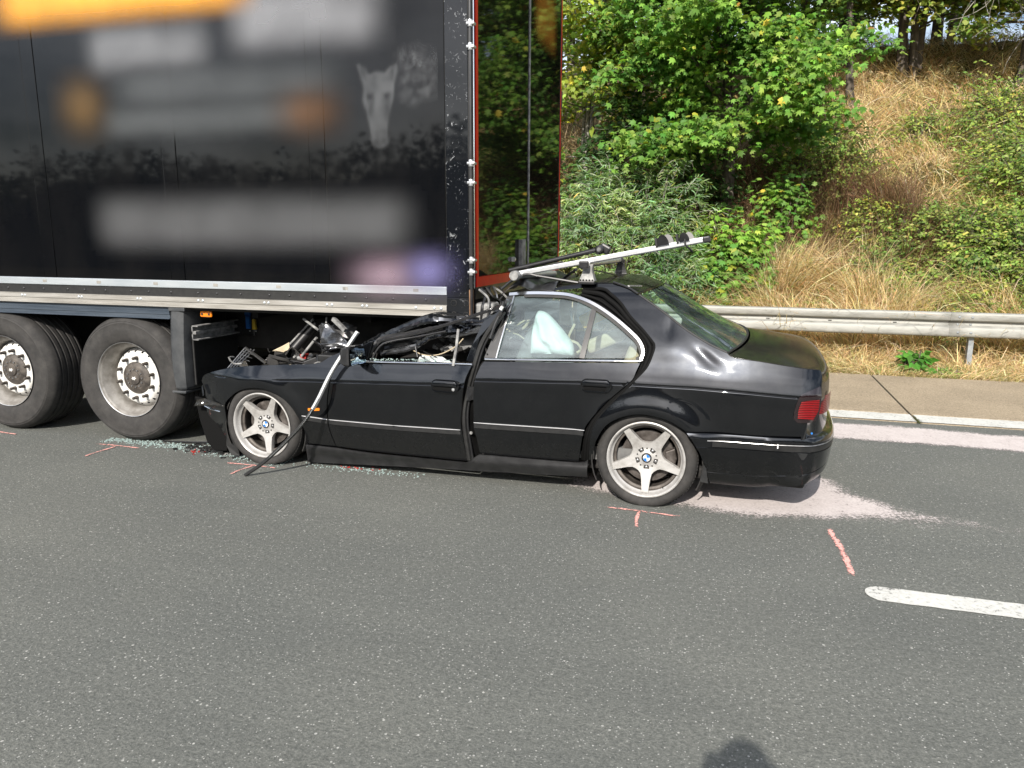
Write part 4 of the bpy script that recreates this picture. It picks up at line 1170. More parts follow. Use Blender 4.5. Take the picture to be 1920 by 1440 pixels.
cross_sheet('torn_roof', [(-1.06, 1.325), (-.93, 1.355), (-.80, 1.34), (-.665, 1.345)], [(-1.02, 1.34), (-.92, 1.40), (-.80, 1.36), (-.685, 1.385)], 'satin', CAR, 2.4, 30, 50, -.01, crump=.06, smooth=22)
MB().tube([(p[0], float(S(*p)) - .004, p[1] + .006) for p in catmull(E_r[2:], .03)], .007, 6).build('roof_gutter', 'satin', CAR)
MB().span((-.19, .262, 1.369), (-.10, .272, 1.378)).build('gutter_clip', 'chrome', CAR, smooth=0)
# rear panel and bumper swept round the tail
plan_side = [(.25, 0), (.45, 0), (.65, 0), (.80, 0), (.90, 0)]
plan_back = [(.962, .105), (1.010, .17), (1.045, .26), (1.070, .40), (1.082, .62), (1.086, .9)]
def lift(x, z):
    return .11 * max(0, min(1, (x - .62) / .46)) ** 1.6 * max(0, min(1, (.43 - z) / .25))
bumper_back = [(.92, .042), (.985, .092), (1.035, .165), (1.072, .27), (1.096, .42), (1.108, .64), (1.112, .9)]
def tail_sweep(name, sec, m, x_start, back=plan_back, x_end=.93):
    """sections are (outward offset, z); the sweep runs from the near wheel arch round to the far one"""
    rows = []
    for d, z in sec:
        xs0 = x_start(z)
        near = []
        for i in range(11):
            x = xs0 + (max(xs0 + .02, x_end) - xs0) * i / 10
            near.append((x, float(S(x, max(z, .16))) * 1.0 - d))
        bk = [(x + d, v - d * .3) for x, v in back]
        curve = [tuple(p) for p in resample(catmull(near[:-1] + bk, .01), 60)]
        full = curve + [(x, 1.8 - v) for x, v in reversed(curve[:-1])]
        rows.append([(x, v, z + lift(x - d, z)) for x, v in full])
    return MB().grid(rows).build(name, m, CAR, smooth=30)
arch_x = lambda z: float(np.interp(z, [p[1] for p in B_ARCH[::-1]], [p[0] for p in B_ARCH[::-1]]))
tail_sweep('rear_panel', [(-.004, .50), (-.006, .58), (-.010, .66), (-.016, .735)], 'carpaint', lambda z: .90)
bsec = [(-.03, .160), (-.010, .164), (-.002, .178), (.002, .200), (.004, .246), (.001, .2485), (.001, .2515), (.005, .254), (.012, .33), (.016, .40), (.017, .425), (.012, .428), (.012, .478), (.018, .480), (.017, .497), (.008, .512), (-.012, .522), (-.06, .528)]
tail_sweep('rear_bumper', bsec, 'carpaint', arch_x, bumper_back, .80)
msec = [(.0135, .4315), (.017, .433), (.0175, .463), (.0135, .4635)]
tail_sweep('bumper_moulding', msec, 'trim', lambda z: .40, bumper_back, .80)
tail_sweep('bumper_chrome', [(.0135, .4665), (.0185, .468), (.0200, .4705), (.0185, .473), (.0135, .4745)], 'steel', lambda z: .37, bumper_back, .80)
MB().span((.770, -.004, .452), (.777, .0, .478)).build('moulding_clip', 'white', CAR, smooth=0)
# -- tail lamps: smoked body with a ribbed red lens let into it
for far in (False, True):
    body = [LIGHT + [LIGHT[0]]]
    tl = panel('tail_lamp', [LIGHT[:2], LIGHT[1:5], LIGHT[4:8], LIGHT[7:], [LIGHT[-1], LIGHT[0]]], 'smokelamp', CAR, groove=False, off=-.004, thick=.03, far=far)
    red = [(.872, .640), (.872, .690), (.886, .745), (.985, .755), (.984, .690), (.958, .634)]
    panel('lens', [red[:3], red[2:4], red[3:], [red[-1], red[0]]], 'redlamp', tl, groove=False, off=-.009, thick=.008, far=far)
    rows = []
    for z in (.645, .67, .70, .73, .755):
        k = [(.955, .098), (1.010, .165), (1.045, .255), (1.066, .37)]
        rows.append([(x + .006, (1.8 - v) if far else v, z) for x, v in catmull(k, .02)])
    MB().grid(rows).build('lens', 'redlamp', tl, smooth=60)
MB().lathe([(0, 0), (.006, 0), (.006, .006)], 12, (0, 0, 0)).build('badge', 'blue', CAR, loc=(.958, .045, .548))
# -- trims, mouldings, handles
def bar_on_side(name, a, b, w, h, m, parent, front=False, proud=.006, n=30):
    rows = []
    for i in range(n + 1):
        x = a[0] + (b[0] - a[0]) * i / n; z = a[1] + (b[1] - a[1]) * i / n
        v = float(S(x, z, front)) - (.022 * max(0, min(1, (x + 1.32) / .16)) ** 2 * max(0, min(1, (z - .3) / .4)) if front and x > -1.32 else 0)
        e = min(1., 6 * min(i, n - i) / n + .25)
        rows.append([(x, v + .004 - (proud * e + .004) * math.sin(a_), z + h / 2 * math.cos(a_)) for a_ in [math.pi * q_ / 6 for q_ in range(7)]] if 'chrome' in name or 'belt' in name else [(x, v + .002, z + h / 2), (x, v - proud * e, z + h / 2 - .002), (x, v - proud * e, z - h / 2 + .002), (x, v + .002, z - h / 2)])
    return MB().grid(rows).build(name, m, parent, smooth=50 if 'chrome' in name or 'belt' in name else 30)
mid = lambda A, B, k: (A[0], A[1] + (B[1] - A[1]) * k)
bar_on_side('side_moulding', (-2.47, .385), (-2.275, .368), 0, .030, 'trim', fender, True, .008)
bar_on_side('moulding_chrome', (-2.47, .402), (-2.275, .385), 0, .0058, 'brightline', fender, True, .011)
for a, b in (((-2.262, .367), (-1.75, .366)), ((-1.75, .366), (-1.25, .375))):
    bar_on_side('side_moulding', a, b, 0, .032, 'trim', fdoor, True, .010)
    bar_on_side('moulding_chrome', (a[0], a[1] + .018), (b[0], b[1] + .018), 0, .0058, 'brightline', fdoor, True, .013)
bar_on_side('side_moulding', (-1.150, .432), (-.40, .445), 0, .034, 'trim', rdoor, False, .008)
bar_on_side('moulding_chrome', (-1.152, .452), (-.394, .465), 0, .0058, 'brightline', rdoor, False, .011)
bar_on_side('belt_trim', (-1.955, .820), (-1.16, .8475), 0, .016, 'chrome', fdoor, True, .010)
bar_on_side('belt_trim', (-1.078, .884), (-.054, .9265), 0, .016, 'chrome', rdoor, False, .010)
bar_on_side('side_marker', (-2.419, .452), (-2.328, .458), 0, .021, 'amber', fender, True, .008)
def stadium(cx, cz, w, h, n=10, lo=-1, hi=1):
    r = h / 2; p = []
    for k in range(n + 1):
        a = -math.pi / 2 + math.pi * k / n; p.append((cx + w / 2 - r + r * math.cos(a), cz + r * math.sin(a)))
    for k in range(n + 1):
        a = math.pi / 2 + math.pi * k / n; p.append((cx - w / 2 + r + r * math.cos(a), cz + r * math.sin(a)))
    return p
for (cx, cz, fr, dr) in ((-1.337, .700, True, fdoor), (-.320, .765, False, rdoor)):
    base = float(S(cx, cz, fr)) - (.015 if fr else 0)
    sl = (float(S(cx, cz + .04, fr)) - float(S(cx, cz - .04, fr))) / .08
    def plate(nm, pts, y0, y1, m, bev=.003):
        mb = MB().prism(pts, 'y', 0, y1 - y0)
        mb.v = [(a, b + base + y0 + sl * (c - cz), c) for a, b, c in mb.v]
        o = mb.build(nm, m, dr, smooth=30, bevel=bev)
        return o
    plate('handle_surround', stadium(cx, cz, .198, .082), -.006, .008, 'satin')
    plate('handle_recess', stadium(cx, cz, .182, .068), -.0075, .004, 'carpaint', .001)
    rg = MB().tube([(p[0], base - .0085 + sl * (p[1] - cz), p[1]) for p in stadium(cx, cz, .194, .078) + stadium(cx, cz, .194, .078)[:1]], .0042, 6)
    rg.build('handle_rim', 'carpaint', dr, smooth=60)
    plate('handle_bowl_shade', stadium(cx - .008, cz - .012, .150, .040), -.0085, .0, 'hole', .001)  # flat black plate, painted shade in place of a hollow bowl
    top = [p for p in stadium(cx, cz + .006, .180, .060) if p[1] > cz - .004]
    plate('door_handle', top, -.022, -.008, 'carpaint', .006)
    if fr:
        MB().lathe([(0, -.006), (.010, -.005), (.0115, 0), (.0115, .01)], 14, (cx + .062, base - .010, cz - .02)).build('key_lock', 'silver', dr)
# -- rear side windows
wf = catmull(CHROME, .02)
ch = []
for i, p in enumerate(wf):
    ch.append((p[0], float(S(*p)) + .004, p[1]))
def ribbon(name, path, w, m, parent, proud=.008):
    """flat bright strip following a path on the body side"""
    rows = []
    k = len(path)
    for i in range(k):
        a, b = path[max(i - 1, 0)], path[min(i + 1, k - 1)]
        dx, dz = b[0] - a[0], b[1] - a[1]
        l = math.hypot(dx, dz) + 1e-9
        nx, nz = -dz / l * w / 2, dx / l * w / 2
        r = []
        for s_, pr in ((-1, 0.004), (-.85, -proud), (.85, -proud), (1, 0.004)):
            x, z = path[i][0] + nx * s_, path[i][1] + nz * s_
            r.append((x, float(S(x, z)) + .010 + pr, z))
        rows.append(r)
    return MB().grid(rows).build(name, m, parent, smooth=30)
ribbon('window_trim', [tuple(p) for p in wf], .021, 'chrome', rdoor, .014)
inner = [(p[0] * .985 - .012, p[1] * .985 + .008) for p in CHROME]
ribbon('window_seal', [tuple(p) for p in catmull([(p[0] - .012 * (1 if p[0] > -.5 else .2), p[1] - .018) for p in CHROME[1:-1]] + [(-.085, .935)], .02)], .022, 'black', rdoor, .006)
ribbon('window_trim', [tuple(p) for p in catmull(CHROME_B, .02)], .008, 'chrome', rdoor, .012)
panel('pillar_cover', [BPLATE[:2], BPLATE[1:3], BPLATE[2:4], BPLATE[3:], [BPLATE[-1], BPLATE[0]]], 'satin', rdoor, groove=False, off=.006)
panel('window_divider', [DIVIDER[:2], DIVIDER[1:3], DIVIDER[2:], [DIVIDER[-1], DIVIDER[0]]], 'satin', rdoor, groove=False, off=.008)
panel('side_window', [GLASS[:5], GLASS[4:6], GLASS[5:], [GLASS[-1], GLASS[0]]], 'glass', rdoor, groove=False, off=.022, thick=.004)
panel('side_window', [QGLASS[:7], QGLASS[6:], [QGLASS[-1], QGLASS[0]]], 'glass', rdoor, groove=False, off=.022, thick=.004)
panel('side_window', [GLASS[:5], GLASS[4:6], GLASS[5:], [GLASS[-1], GLASS[0]]], 'glass', CAR, groove=False, off=.022, thick=.004, far=True, step=.1)
panel('side_window', [QGLASS[:7], QGLASS[6:], [QGLASS[-1], QGLASS[0]]], 'glass', CAR, groove=False, off=.022, thick=.004, far=True, step=.1)
# -- the sprung gap round the rear door: dark jamb and rubber seals
innerc = resample(catmull(RDOOR_REAR[::-1][:-1] + CHROME[::-1][:9], .01), 70)
outerc = resample(catmull(Q_FRONT[::-1][:-1], .01), 70)
rows = []
for a, b in zip(innerc, outerc):
    r = []
    for k in range(6):
        t = -.25 + 1.5 * k / 5
        p = a + (b - a) * t
        r.append((p[0], float(S(p[0], p[1])) + .055 + .02 * math.sin(t * 9), p[1]))
    rows.append(r)
MB().grid(rows).build('door_jamb', 'hole', CAR, smooth=40)
for tt, dd, rr in ((.25, .04, .010), (.60, .028, .016), (.93, .010, .012)):
    MB().tube([(p[0], float(S(p[0], p[1])) + dd, p[1]) for p in innerc + (outerc - innerc) * tt], rr, 8).build('door_seal', 'hole', CAR)
fr_ = resample(catmull(FDOOR_REAR[::-1], .01), 30); rr_ = resample(catmull([(-1.13, .17)] + RDOOR_FRONT, .01), 30)
rows = []
for a, b in zip(fr_, rr_):
    rows.append([(a[0] + (b[0] - a[0]) * t, float(S(b[0], b[1])) + .05 + .03 * math.sin(t * 7 + b[1] * 6), a[1] + (b[1] - a[1]) * t) for t in (-.3, 0, .3, .5, .7, 1, 1.3)])
MB().grid(rows).build('door_jamb', 'hole', CAR, smooth=40)
MB().tube(catmull(GAPBAND, .02), .016, 8).build('door_seal', 'black', CAR)
MB().tube(catmull([(x + .02, v + .012, z) for x, v, z in GAPBAND], .02), .010, 8).build('door_seal', 'satin', CAR)
MB().lathe([(0, -.006), (.010, -.005), (.012, 0)], 12, (-1.185, .04, .37)).build('jamb_plug', 'greypaint', CAR)
MB().add([(-1.20, .0, .60), (-1.165, .05, .60), (-1.15, .05, .69), (-1.195, .0, .70), (-1.20, -.004, .65)], [(0, 1, 2, 3), (0, 3, 4)]).build('bent_edge', 'crumple', CAR, smooth=0)
bf = MB()
n = len(BFRAME)
bf.v = [tuple(p) for p in BFRAME] + [(p[0], p[1] + .03, p[2]) for p in BFRAME]
bf.f = [tuple(range(n)), tuple(range(2 * n - 1, n - 1, -1))] + [(i, (i + 1) % n, n + (i + 1) % n, n + i) for i in range(n)]
bf.build('window_frame', 'carpaint', fdoor, smooth=0, bevel=.006)
# -- underbody, wheel housings, far pillars
MB().span((-3.0, .14, .17), (.95, 1.66, .25)).build('underbody', 'dark', CAR, smooth=0, bevel=.02)
MB().span((.36, .20, .33), (.86, 1.6, .5)).build('boot_floor', 'dark', CAR, smooth=0)
for cx, cz in ((0, .28), (-2.83, .27)):
    for flip in (0, 1):
        lm = MB().lathe([(.345, .035), (.352, .035), (.372, .10), (.372, .36), (.30, .40), (.0, .41)], 32, (cx, 0, cz), a0=-.45, a1=math.pi + .45)
        if flip: lm.v = [(a, 1.8 - b, c) for a, b, c in lm.v]
        lm.build('arch_liner', 'dark', CAR, smooth=40)
MB().add([(.335, .03, .19), (.385, .04, .18), (.36, .045, .33), (.345, .03, .30)], [(0, 1, 2, 3)]).build('mud_flap', 'trim', CAR, smooth=0)
# -- wheels: five-spoke star in a deep dish
def star(n=5, rot=math.pi / 2 * 3):
    out = []
    for k in range(n):
        a = rot + 2 * math.pi * k / n
        ca, sa = math.cos(a), math.sin(a)
        half = [(.224, .0205), (.18, .0245), (.135, .0295), (.105, .036), (.088, .049)]
        loc = [(r, -w) for r, w in reversed(half)] + [(r, w) for r, w in half]
        for r, w in loc: out.append((r * ca - w * sa, r * sa + w * ca))
    return out
def car_wheel(cx, cz, v0, spin=0., far=False):
    w = bpy.data.objects.new('wheel', None)
    col.objects.link(w); w.parent = CAR
    w.location = (cx, v0, cz)
    w.rotation_euler = (0, 0, math.pi if far else 0)
    pr = [(.240, .020), (.246, .008), (.258, -.002), (.273, -.008), (.288, -.005), (.300, .004), (.310, .016), (.3165, .032), (.319, .055)]
    for g in (.075, .115, .155, .195): pr += [(.319, g - .006), (.312, g - .003), (.312, g + .003), (.319, g + .006)]
    pr += [(.316, .222), (.305, .242), (.27, .255), (.235, .235)]
    t = MB().lathe(pr, 96)
    t.v = [(a, b - (.010 if c < -.27 else 0) * min(1, (-.27 - c) / .03 if c < -.27 else 0) * (1 if b < .1 else -1), max(c, -cz + .001)) for a, b, c in t.v]
    # shoulder blocks cut across the tread edge
    for k in range(90):
        a = 2 * math.pi * k / 90
        if math.sin(a) * .319 < -cz + .02: continue
        for yb, ye in ((.034, .064), (.205, .226)):
            m_ = Matrix.Rotation(-a, 3, 'Y')
            t.box(m_ @ Vector((.3175, (yb + ye) / 2, 0)), (.006, ye - yb, .013), m_)
    t.build('tyre', 'tread', w, smooth=40)
    MB().lathe([(.232, .022), (.244, .010), (.2475, .004), (.2465, -.002), (.240, -.004), (.234, .000), (.2295, .010), (.2275, .022), (.220, .034), (.214, .040)], 80).build('rim', 'wheel', w, smooth=50)
    MB().lathe([(.214, .040), (.208, .055), (.196, .060), (.1945, .072), (.203, .082), (.205, .23)], 64).build('barrel', 'wheel_in', w, smooth=40)
    sp = MB()
    s2 = star()
    rings = []
    yf = lambda r: .052 - .028 * max(0, min(1, (r - .07) / .14)) ** 1.3
    n = len(s2)
    # face: outline joined to an inner ring round the hub
    front = [(x, yf(math.hypot(x, z)), z) for x, z in s2]
    edge = [(x * 1.008, yf(math.hypot(x, z)) + .006, z * 1.008) for x, z in s2]
    back = [(x, yf(math.hypot(x, z)) + .034, z) for x, z in s2]
    hub = []
    for x, z in s2:
        a = math.atan2(z, x); hub.append((.064 * math.cos(a), .0515, .064 * math.sin(a)))
    mid_ = [(f[0] * .985, f[1] - .0015, f[2] * .985) for f in front]
    sp.v = hub + mid_ + edge + back
    for q in range(3):
        for i in range(n):
            j = (i + 1) % n
            sp.f.append((q * n + i, q * n + j, (q + 1) * n + j, (q + 1) * n + i))
    sp.build('spokes', 'wheel', w, smooth=28)
    MB().lathe([(0, .047), (.036, .047), (.041, .049), (.066, .0517)], 40).build('hub', 'wheel', w, smooth=50)
    for k in range(5):
        a = math.pi * 1.5 + 2 * math.pi * k / 5
        rot = lambda p: (p[0] * math.cos(a) - p[1] * math.sin(a), p[0] * math.sin(a) + p[1] * math.cos(a))
        MB().prism([rot(p) for p in ((.047, -.013), (.071, -.019), (.071, .019), (.047, .013))], 'y', .0475, .053).build('bolt_pocket_shade', 'dark', w, smooth=0, bevel=.002)  # proud dark insert, stands in for the shade inside a pocket
        q = rot((.060, 0))
        MB().lathe([(0, .0445), (.006, .0445), (.009, .0465), (.010, .05)], 12, (q[0], 0, q[1])).build('wheel_bolt', 'steel', w, smooth=40)
        a += math.pi / 5
        q = rot((.062, 0))
        MB().lathe([(0, .0485), (.005, .0487), (.005, .053)], 10, (q[0], 0, q[1])).build('pin_hole', 'dark', w, smooth=0)
    # round badge: black ring, blue and white quarters
    MB().lathe([(0, .0455), (.0305, .0455), (.033, .0475), (.033, .05)], 36).build('badge_ring', 'satin', w, smooth=30)
    for k in range(4):
        a0 = math.pi / 2 * k + .15
        pts = [(0, 0)] + [(.0215 * math.cos(a0 + math.pi / 2 * i / 8), .0215 * math.sin(a0 + math.pi / 2 * i / 8)) for i in range(9)]
        MB().prism(pts, 'y', .0442, .0452).build('badge_quarter', ('blue', 'white')[k % 2], w, smooth=0)
    MB().lathe([(.0215, .0445), (.0225, .0436), (.0235, .0445)], 32).build('badge_edge', 'chrome', w, smooth=50)
    MB().lathe([(.05, .105), (.168, .105), (.168, .127), (.05, .127)], 48, closed=True).build('brake_disc', 'disc', w, smooth=40)
    MB().lathe([(0, .085), (.070, .085), (.078, .105)], 32).build('disc_bell', 'wheel_in', w, smooth=30)
    cal = [(r * math.cos(a), r * math.sin(a)) for r, a in [(.115, -.35), (.115, .0), (.115, .35), (.182, .38), (.186, 0), (.182, -.38)]]
    MB().prism(cal, 'y', .080, .15).build('brake_caliper', 'disc', w, smooth=0, bevel=.008)
    MB().lathe([(0, .0), (.0035, 0), (.0035, .03)], 8, (.11, .03, -.182)).build('valve', 'dark', w)
    if spin: w.rotation_euler = (0, spin, w.rotation_euler[2])
    return w
car_wheel(0, .305, .004)
car_wheel(-2.83, .297, -.002, spin=-.16)
car_wheel(0, .305, 1.796, far=True)
car_wheel(-2.83, .297, 1.80, far=True)

# -- door mirror with cracked glass
mm = MB()
rows = []
for k, (dx, sc) in enumerate([(.0, 1.), (-.012, 1.03), (-.045, .97), (-.075, .80), (-.09, .5)]):
    rows.append([(-1.962 + dx, -.112 + sc * a, .882 + sc * b) for a, b in [(-.092, -.052), (-.080, -.064), (.07, -.066), (.088, -.052), (.092, .040), (.078, .064), (-.066, .066), (-.088, .052), (-.092, -.052)]])
mo = mm.grid(rows)
mo.f.append(tuple(range(len(mo.v) - 9, len(mo.v) - 1)))
mirror = mo.build('door_mirror', 'satin', fdoor, smooth=45)
CR = [(-.088, -.055), (.0, -.058), (.082, -.056), (.084, .0), (.078, .055), (.0, .058), (-.080, .05), (-.088, .0)]
hub_ = (.004, .010)
for i in range(8):
    a, b = CR[i], CR[(i + 1) % 8]
    tilt = rnd.uniform(-.0015, .0015)
    tl_ = lambda y, z: -1.943 + .10 * y - .14 * z
    MB().add([(tl_(hub_[0], hub_[1]) + tilt, -.112 + hub_[0], .882 + hub_[1]), (tl_(a[0], a[1]), -.112 + a[0] * .98, .882 + a[1] * .98), (tl_(b[0], b[1]) - tilt, -.112 + b[0] * .98, .882 + b[1] * .98)], [(0, 1, 2)]).build('glass_shard', 'mirrorglass', mirror, smooth=0)
MB().add([(-1.9615, -.112 + a, .882 + b) for a, b in [(-.092, -.06), (.09, -.06), (.09, .06), (-.09, .06)]], [(0, 1, 2, 3)]).build('mirror_back', 'dark', mirror, smooth=0)
MB().span((-2.06, -.03, .815), (-1.975, .03, .85)).build('mirror_foot', 'satin', mirror, smooth=0, bevel=.012)
# triangular corner plate behind the mirror and the cowl edge
MB().prism([(-2.125, .855), (-2.03, .825), (-1.955, .815), (-1.90, .965), (-1.925, .962)], 'y', .025, .05).build('corner_plate', 'carpaint', fdoor, smooth=0, bevel=.004)

# -- bent pillars and frames
def bar(name, path, r, m, parent=None, flat=1., n=10):
    p = catmull(path, .03)
    mb = MB().tube(p, r, n)
    return mb.build(name, m, parent or CAR, smooth=50)
def sheet_bar(name, path, w, m, parent=None, seed=0, t=.006):
    """a torn, twisting strip of pressed sheet with a folded edge"""
    p = catmull(path, .025); k = len(p); rows = []
    for i in range(k):
        d = Vector(p[min(i + 1, k - 1)]) - Vector(p[max(i - 1, 0)]); d.normalize()
        a = .5 + 1.3 * noise.noise((i * .09, seed, 1.)) + .35 * noise.noise((i * .5, seed, 4.))
        s0 = d.cross(Vector((0, 1, 0))).normalized(); u0 = s0.cross(d)
        s_ = s0 * math.cos(a) + u0 * math.sin(a); u = u0 * math.cos(a) - s0 * math.sin(a)
        ww = w * (1 + .45 * noise.noise((i * .22, seed, 7.)))
        q = Vector(p[i]) + s0 * .006 * noise.noise((i * .6, seed, 2.))
        rows.append([q + s_ * ww * .5 + u * .012, q + s_ * ww * .42, q + s_ * ww * .1 + u * .006, q - s_ * ww * .3, q - s_ * ww * .5 + u * .010, q - s_ * ww * .5 + u * (.010 + t), q - s_ * ww * .28 + u * t, q + s_ * ww * .1 + u * (.006 + t), q + s_ * ww * .42 + u * t, q + s_ * ww * .5 + u * (.012 + t), q + s_ * ww * .5 + u * .012])
    return MB().grid(rows).build(name, m, parent or CAR, smooth=28)
bar('bent_window_frame', BAR1, .012, 'satin', n=5)
sheet_bar('bent_pillar', BAR2, .062, 'carpaint', seed=1)
bar('bent_pillar', [(a + .02, v + .05, z + .03) for a, v, z in BAR2[:3]] + [(-1.2, .25, 1.125)], .012, 'carpaint', n=4)
sheet_bar('bent_window_frame', BAR3, .034, 'satin', seed=2)
bar('bent_window_frame', [(a + .03, v - .01, z - .03) for a, v, z in BAR3], .008, 'satin')
sheet_bar('bent_roof_rail', BAR4, .040, 'crumple', seed=3)
sheet_bar('bent_roof_rail', [(a, v + .06, z + .035) for a, v, z in BAR4], .055, 'satin', seed=4)
bar('bent_roof_rail', [(-1.62, .3, 1.0), (-1.4, .3, 1.08), (-1.2, .25, 1.10), (-1.05, .18, 1.17), (-.97, .14, 1.25)], .012, 'satin', n=5)
st = MB()
a, b = Vector(STUB[0]), Vector(STUB[1])
st.tube([a, a + (b - a) * .5 + Vector((.004, 0, 0)), b], .012, 4)
st.build('torn_window_channel', 'greypaint', fdoor, smooth=0)
bar('torn_window_channel', [(-1.60, .1, .86), (-1.625, .12, .93)], .006, 'satin', fdoor)
bar('bent_seal', [(-1.05, .05, 1.02), (-1.02, .07, 1.12), (-.985, .09, 1.20), (-.975, .10, 1.26)], .010, 'satin')
bar('bent_seal', [(-1.10, .08, 1.06), (-1.03, .09, 1.14), (-.99, .10, 1.18), (-1.0, .12, 1.10), (-1.09, .1, 1.02)], .008, 'black')
bar('white_edge', [(-.985, .07, 1.21), (-.972, .07, 1.23)], .012, 'whitelens')
for k in range(26):
    x0, v0, z0 = rnd.uniform(-1.75, -1.02), rnd.uniform(.2, .8), rnd.uniform(.86, 1.08)
    pth = [(x0, v0, z0)]
    for j in range(3): pth.append((pth[-1][0] + rnd.uniform(-.05, .22), pth[-1][1] + rnd.uniform(-.1, .1), pth[-1][2] + rnd.uniform(-.06, .08)))
    bar('torn_wire' if k % 2 else 'bent_strip', pth, rnd.choice([.004, .006, .010, .016]), rnd.choice(['satin', 'black', 'greypaint', 'steel', 'dark', 'beige']), n=6)
def rag(name, pts, m, crump=.02, res=.02, thick=.004, parent=None, seed=0, smooth=22):
    """crumpled sheet filling an outline of (x, v, z) points"""
    P2 = [(p[0], p[2]) for p in pts]
    gx = np.arange(min(p[0] for p in P2), max(p[0] for p in P2), res); gz = np.arange(min(p[1] for p in P2), max(p[1] for p in P2), res)
    X_, Z_ = np.meshgrid(gx, gz); X_, Z_ = X_.ravel(), Z_.ravel()
    ok = in_poly(X_, Z_, P2); X_, Z_ = X_[ok], Z_[ok]
    ok = poly_dist(X_, Z_, P2) > res * .4; X_, Z_ = X_[ok], Z_[ok]
    vs = [Vector(p) for p in P2] + [Vector(q) for q in zip(X_, Z_)]
    r = delaunay_2d_cdt(vs, [(i, (i + 1) % len(P2)) for i in range(len(P2))], [], 1, 1e-6)
    V = []
    for p in r[0]:
        w = [1 / (1e-4 + (p.x - q[0]) ** 2 + (p.y - q[2]) ** 2) for q in pts]
        v = sum(a * q[1] for a, q in zip(w, pts)) / sum(w)
        nz = noise.noise((p.x * 9 + seed, p.y * 9, seed)) + abs(noise.noise((p.x * 4, p.y * 5 + seed, 2.))) * 1.5
        V.append((p.x, v + crump * nz * 2, p.y))
    mb = MB(); mb.v = V; mb.f = [tuple(f) for f in r[2]]
    o = mb.build(name, m, parent or CAR, smooth=smooth)
    md = o.modifiers.new('thickness', 'SOLIDIFY'); md.thickness = thick
    return o
rag('torn_roof_skin', [(-1.72, .22, .985), (-1.55, .22, 1.075), (-1.30, .24, 1.105), (-1.06, .22, 1.11), (-1.10, .2, 1.06), (-1.32, .2, 1.035), (-1.52, .2, 1.0), (-1.62, .22, .955)], 'carpaint', .05, .02, seed=31)
rag('torn_roof_lining', [(-1.50, .3, .90), (-1.36, .3, 1.02), (-1.18, .3, 1.06), (-1.12, .28, 1.0), (-1.22, .28, .93), (-1.36, .3, .87)], 'greycloth', .06, .022, seed=35)
rag('torn_roof_skin', [(-1.09, .16, 1.09), (-1.00, .14, 1.20), (-.965, .14, 1.28), (-.94, .18, 1.27), (-.99, .2, 1.15), (-1.04, .18, 1.07)], 'crumple', .04, .014, seed=41)
rag('torn_bonnet', [SILVER[0], (-2.45, .27, 1.045), SILVER[1], SILVER[2], SILVER[3], SILVER[4], SILVER[5], SILVER[6], SILVER[7]], 'crumple', .05, .018, seed=3)
rag('torn_bonnet', [(-2.44, .22, .86), (-2.30, .17, .885), (-2.21, .18, .885), (-2.20, .2, .92), (-2.29, .16, .915), (-2.40, .16, .905), (-2.49, .22, .93)], 'crumple', .03, .015, seed=9)
rag('torn_bonnet', [(-2.42, .22, .84), (-2.39, .22, .845), (-2.375, .25, .79), (-2.37, .25, .775), (-2.42, .25, .77)], 'crumple', .02, .012, seed=5)
rag('bonnet_lining', [(p[0], p[1], p[2]) for p in PLATE[:1]] + [(-2.40, .45, 1.05), (-2.27, .45, 1.0), PLATE[2], PLATE[3]], 'satin', .02, seed=6)
bar('gas_strut', [(-2.86, .5, .80), (-2.71, .6, 1.0)], .038, 'satin', n=14)
bar('gas_strut', [(-2.88, .48, .84), (-2.70, .55, 1.04)], .009, 'greypaint')
bar('gas_strut', [(-2.66, .3, .78), (-2.52, .3, .93)], .011, 'greypaint')
bar('bent_hinge', [(-2.66, .35, 1.06), (-2.50, .30, .985)], .010, 'greypaint')
bar('bent_hinge', [(-2.46, .35, 1.08), (-2.45, .32, 1.0)], .007, 'greypaint')
bar('bent_hinge', [(-2.36, .28, 1.08), (-2.245, .25, 1.0)], .020, 'greypaint', n=4)
bar('bent_strip', [(-2.20, .1, .83), (-2.1, .1, .86)], .01, 'satin')
rag('headlamp_shell', [(-3.06, .5, .775), (-2.98, .5, .815), (-2.93, .52, .845), (-2.915, .5, .79), (-2.97, .5, .765)], 'beige', .03, .015, seed=12)
for dv in (0, .02, .045, .07):
    bar('grille_rod', [(-3.30 + dv * .4, .25 + dv, .66), (-3.19 + dv * .5, .33 + dv, .815 - dv * .3)], .0045, 'steel', n=6)
bar('grille_frame', [(-3.19, .33, .82), (-3.06, .40, .69)], .010, 'steel', n=4)
bar('grille_frame', [(-3.18, .36, .80), (-3.05, .43, .68)], .006, 'steel', n=4)
for k in range(5):
    t = .25 + .15 * k
    bar('grille_rod', [(-3.30 + .11 * t, .26 + .08 * t, .66 + .15 * t), (-3.25 + .11 * t, .33 + .08 * t, .62 + .15 * t)], .0035, 'steel', n=5)
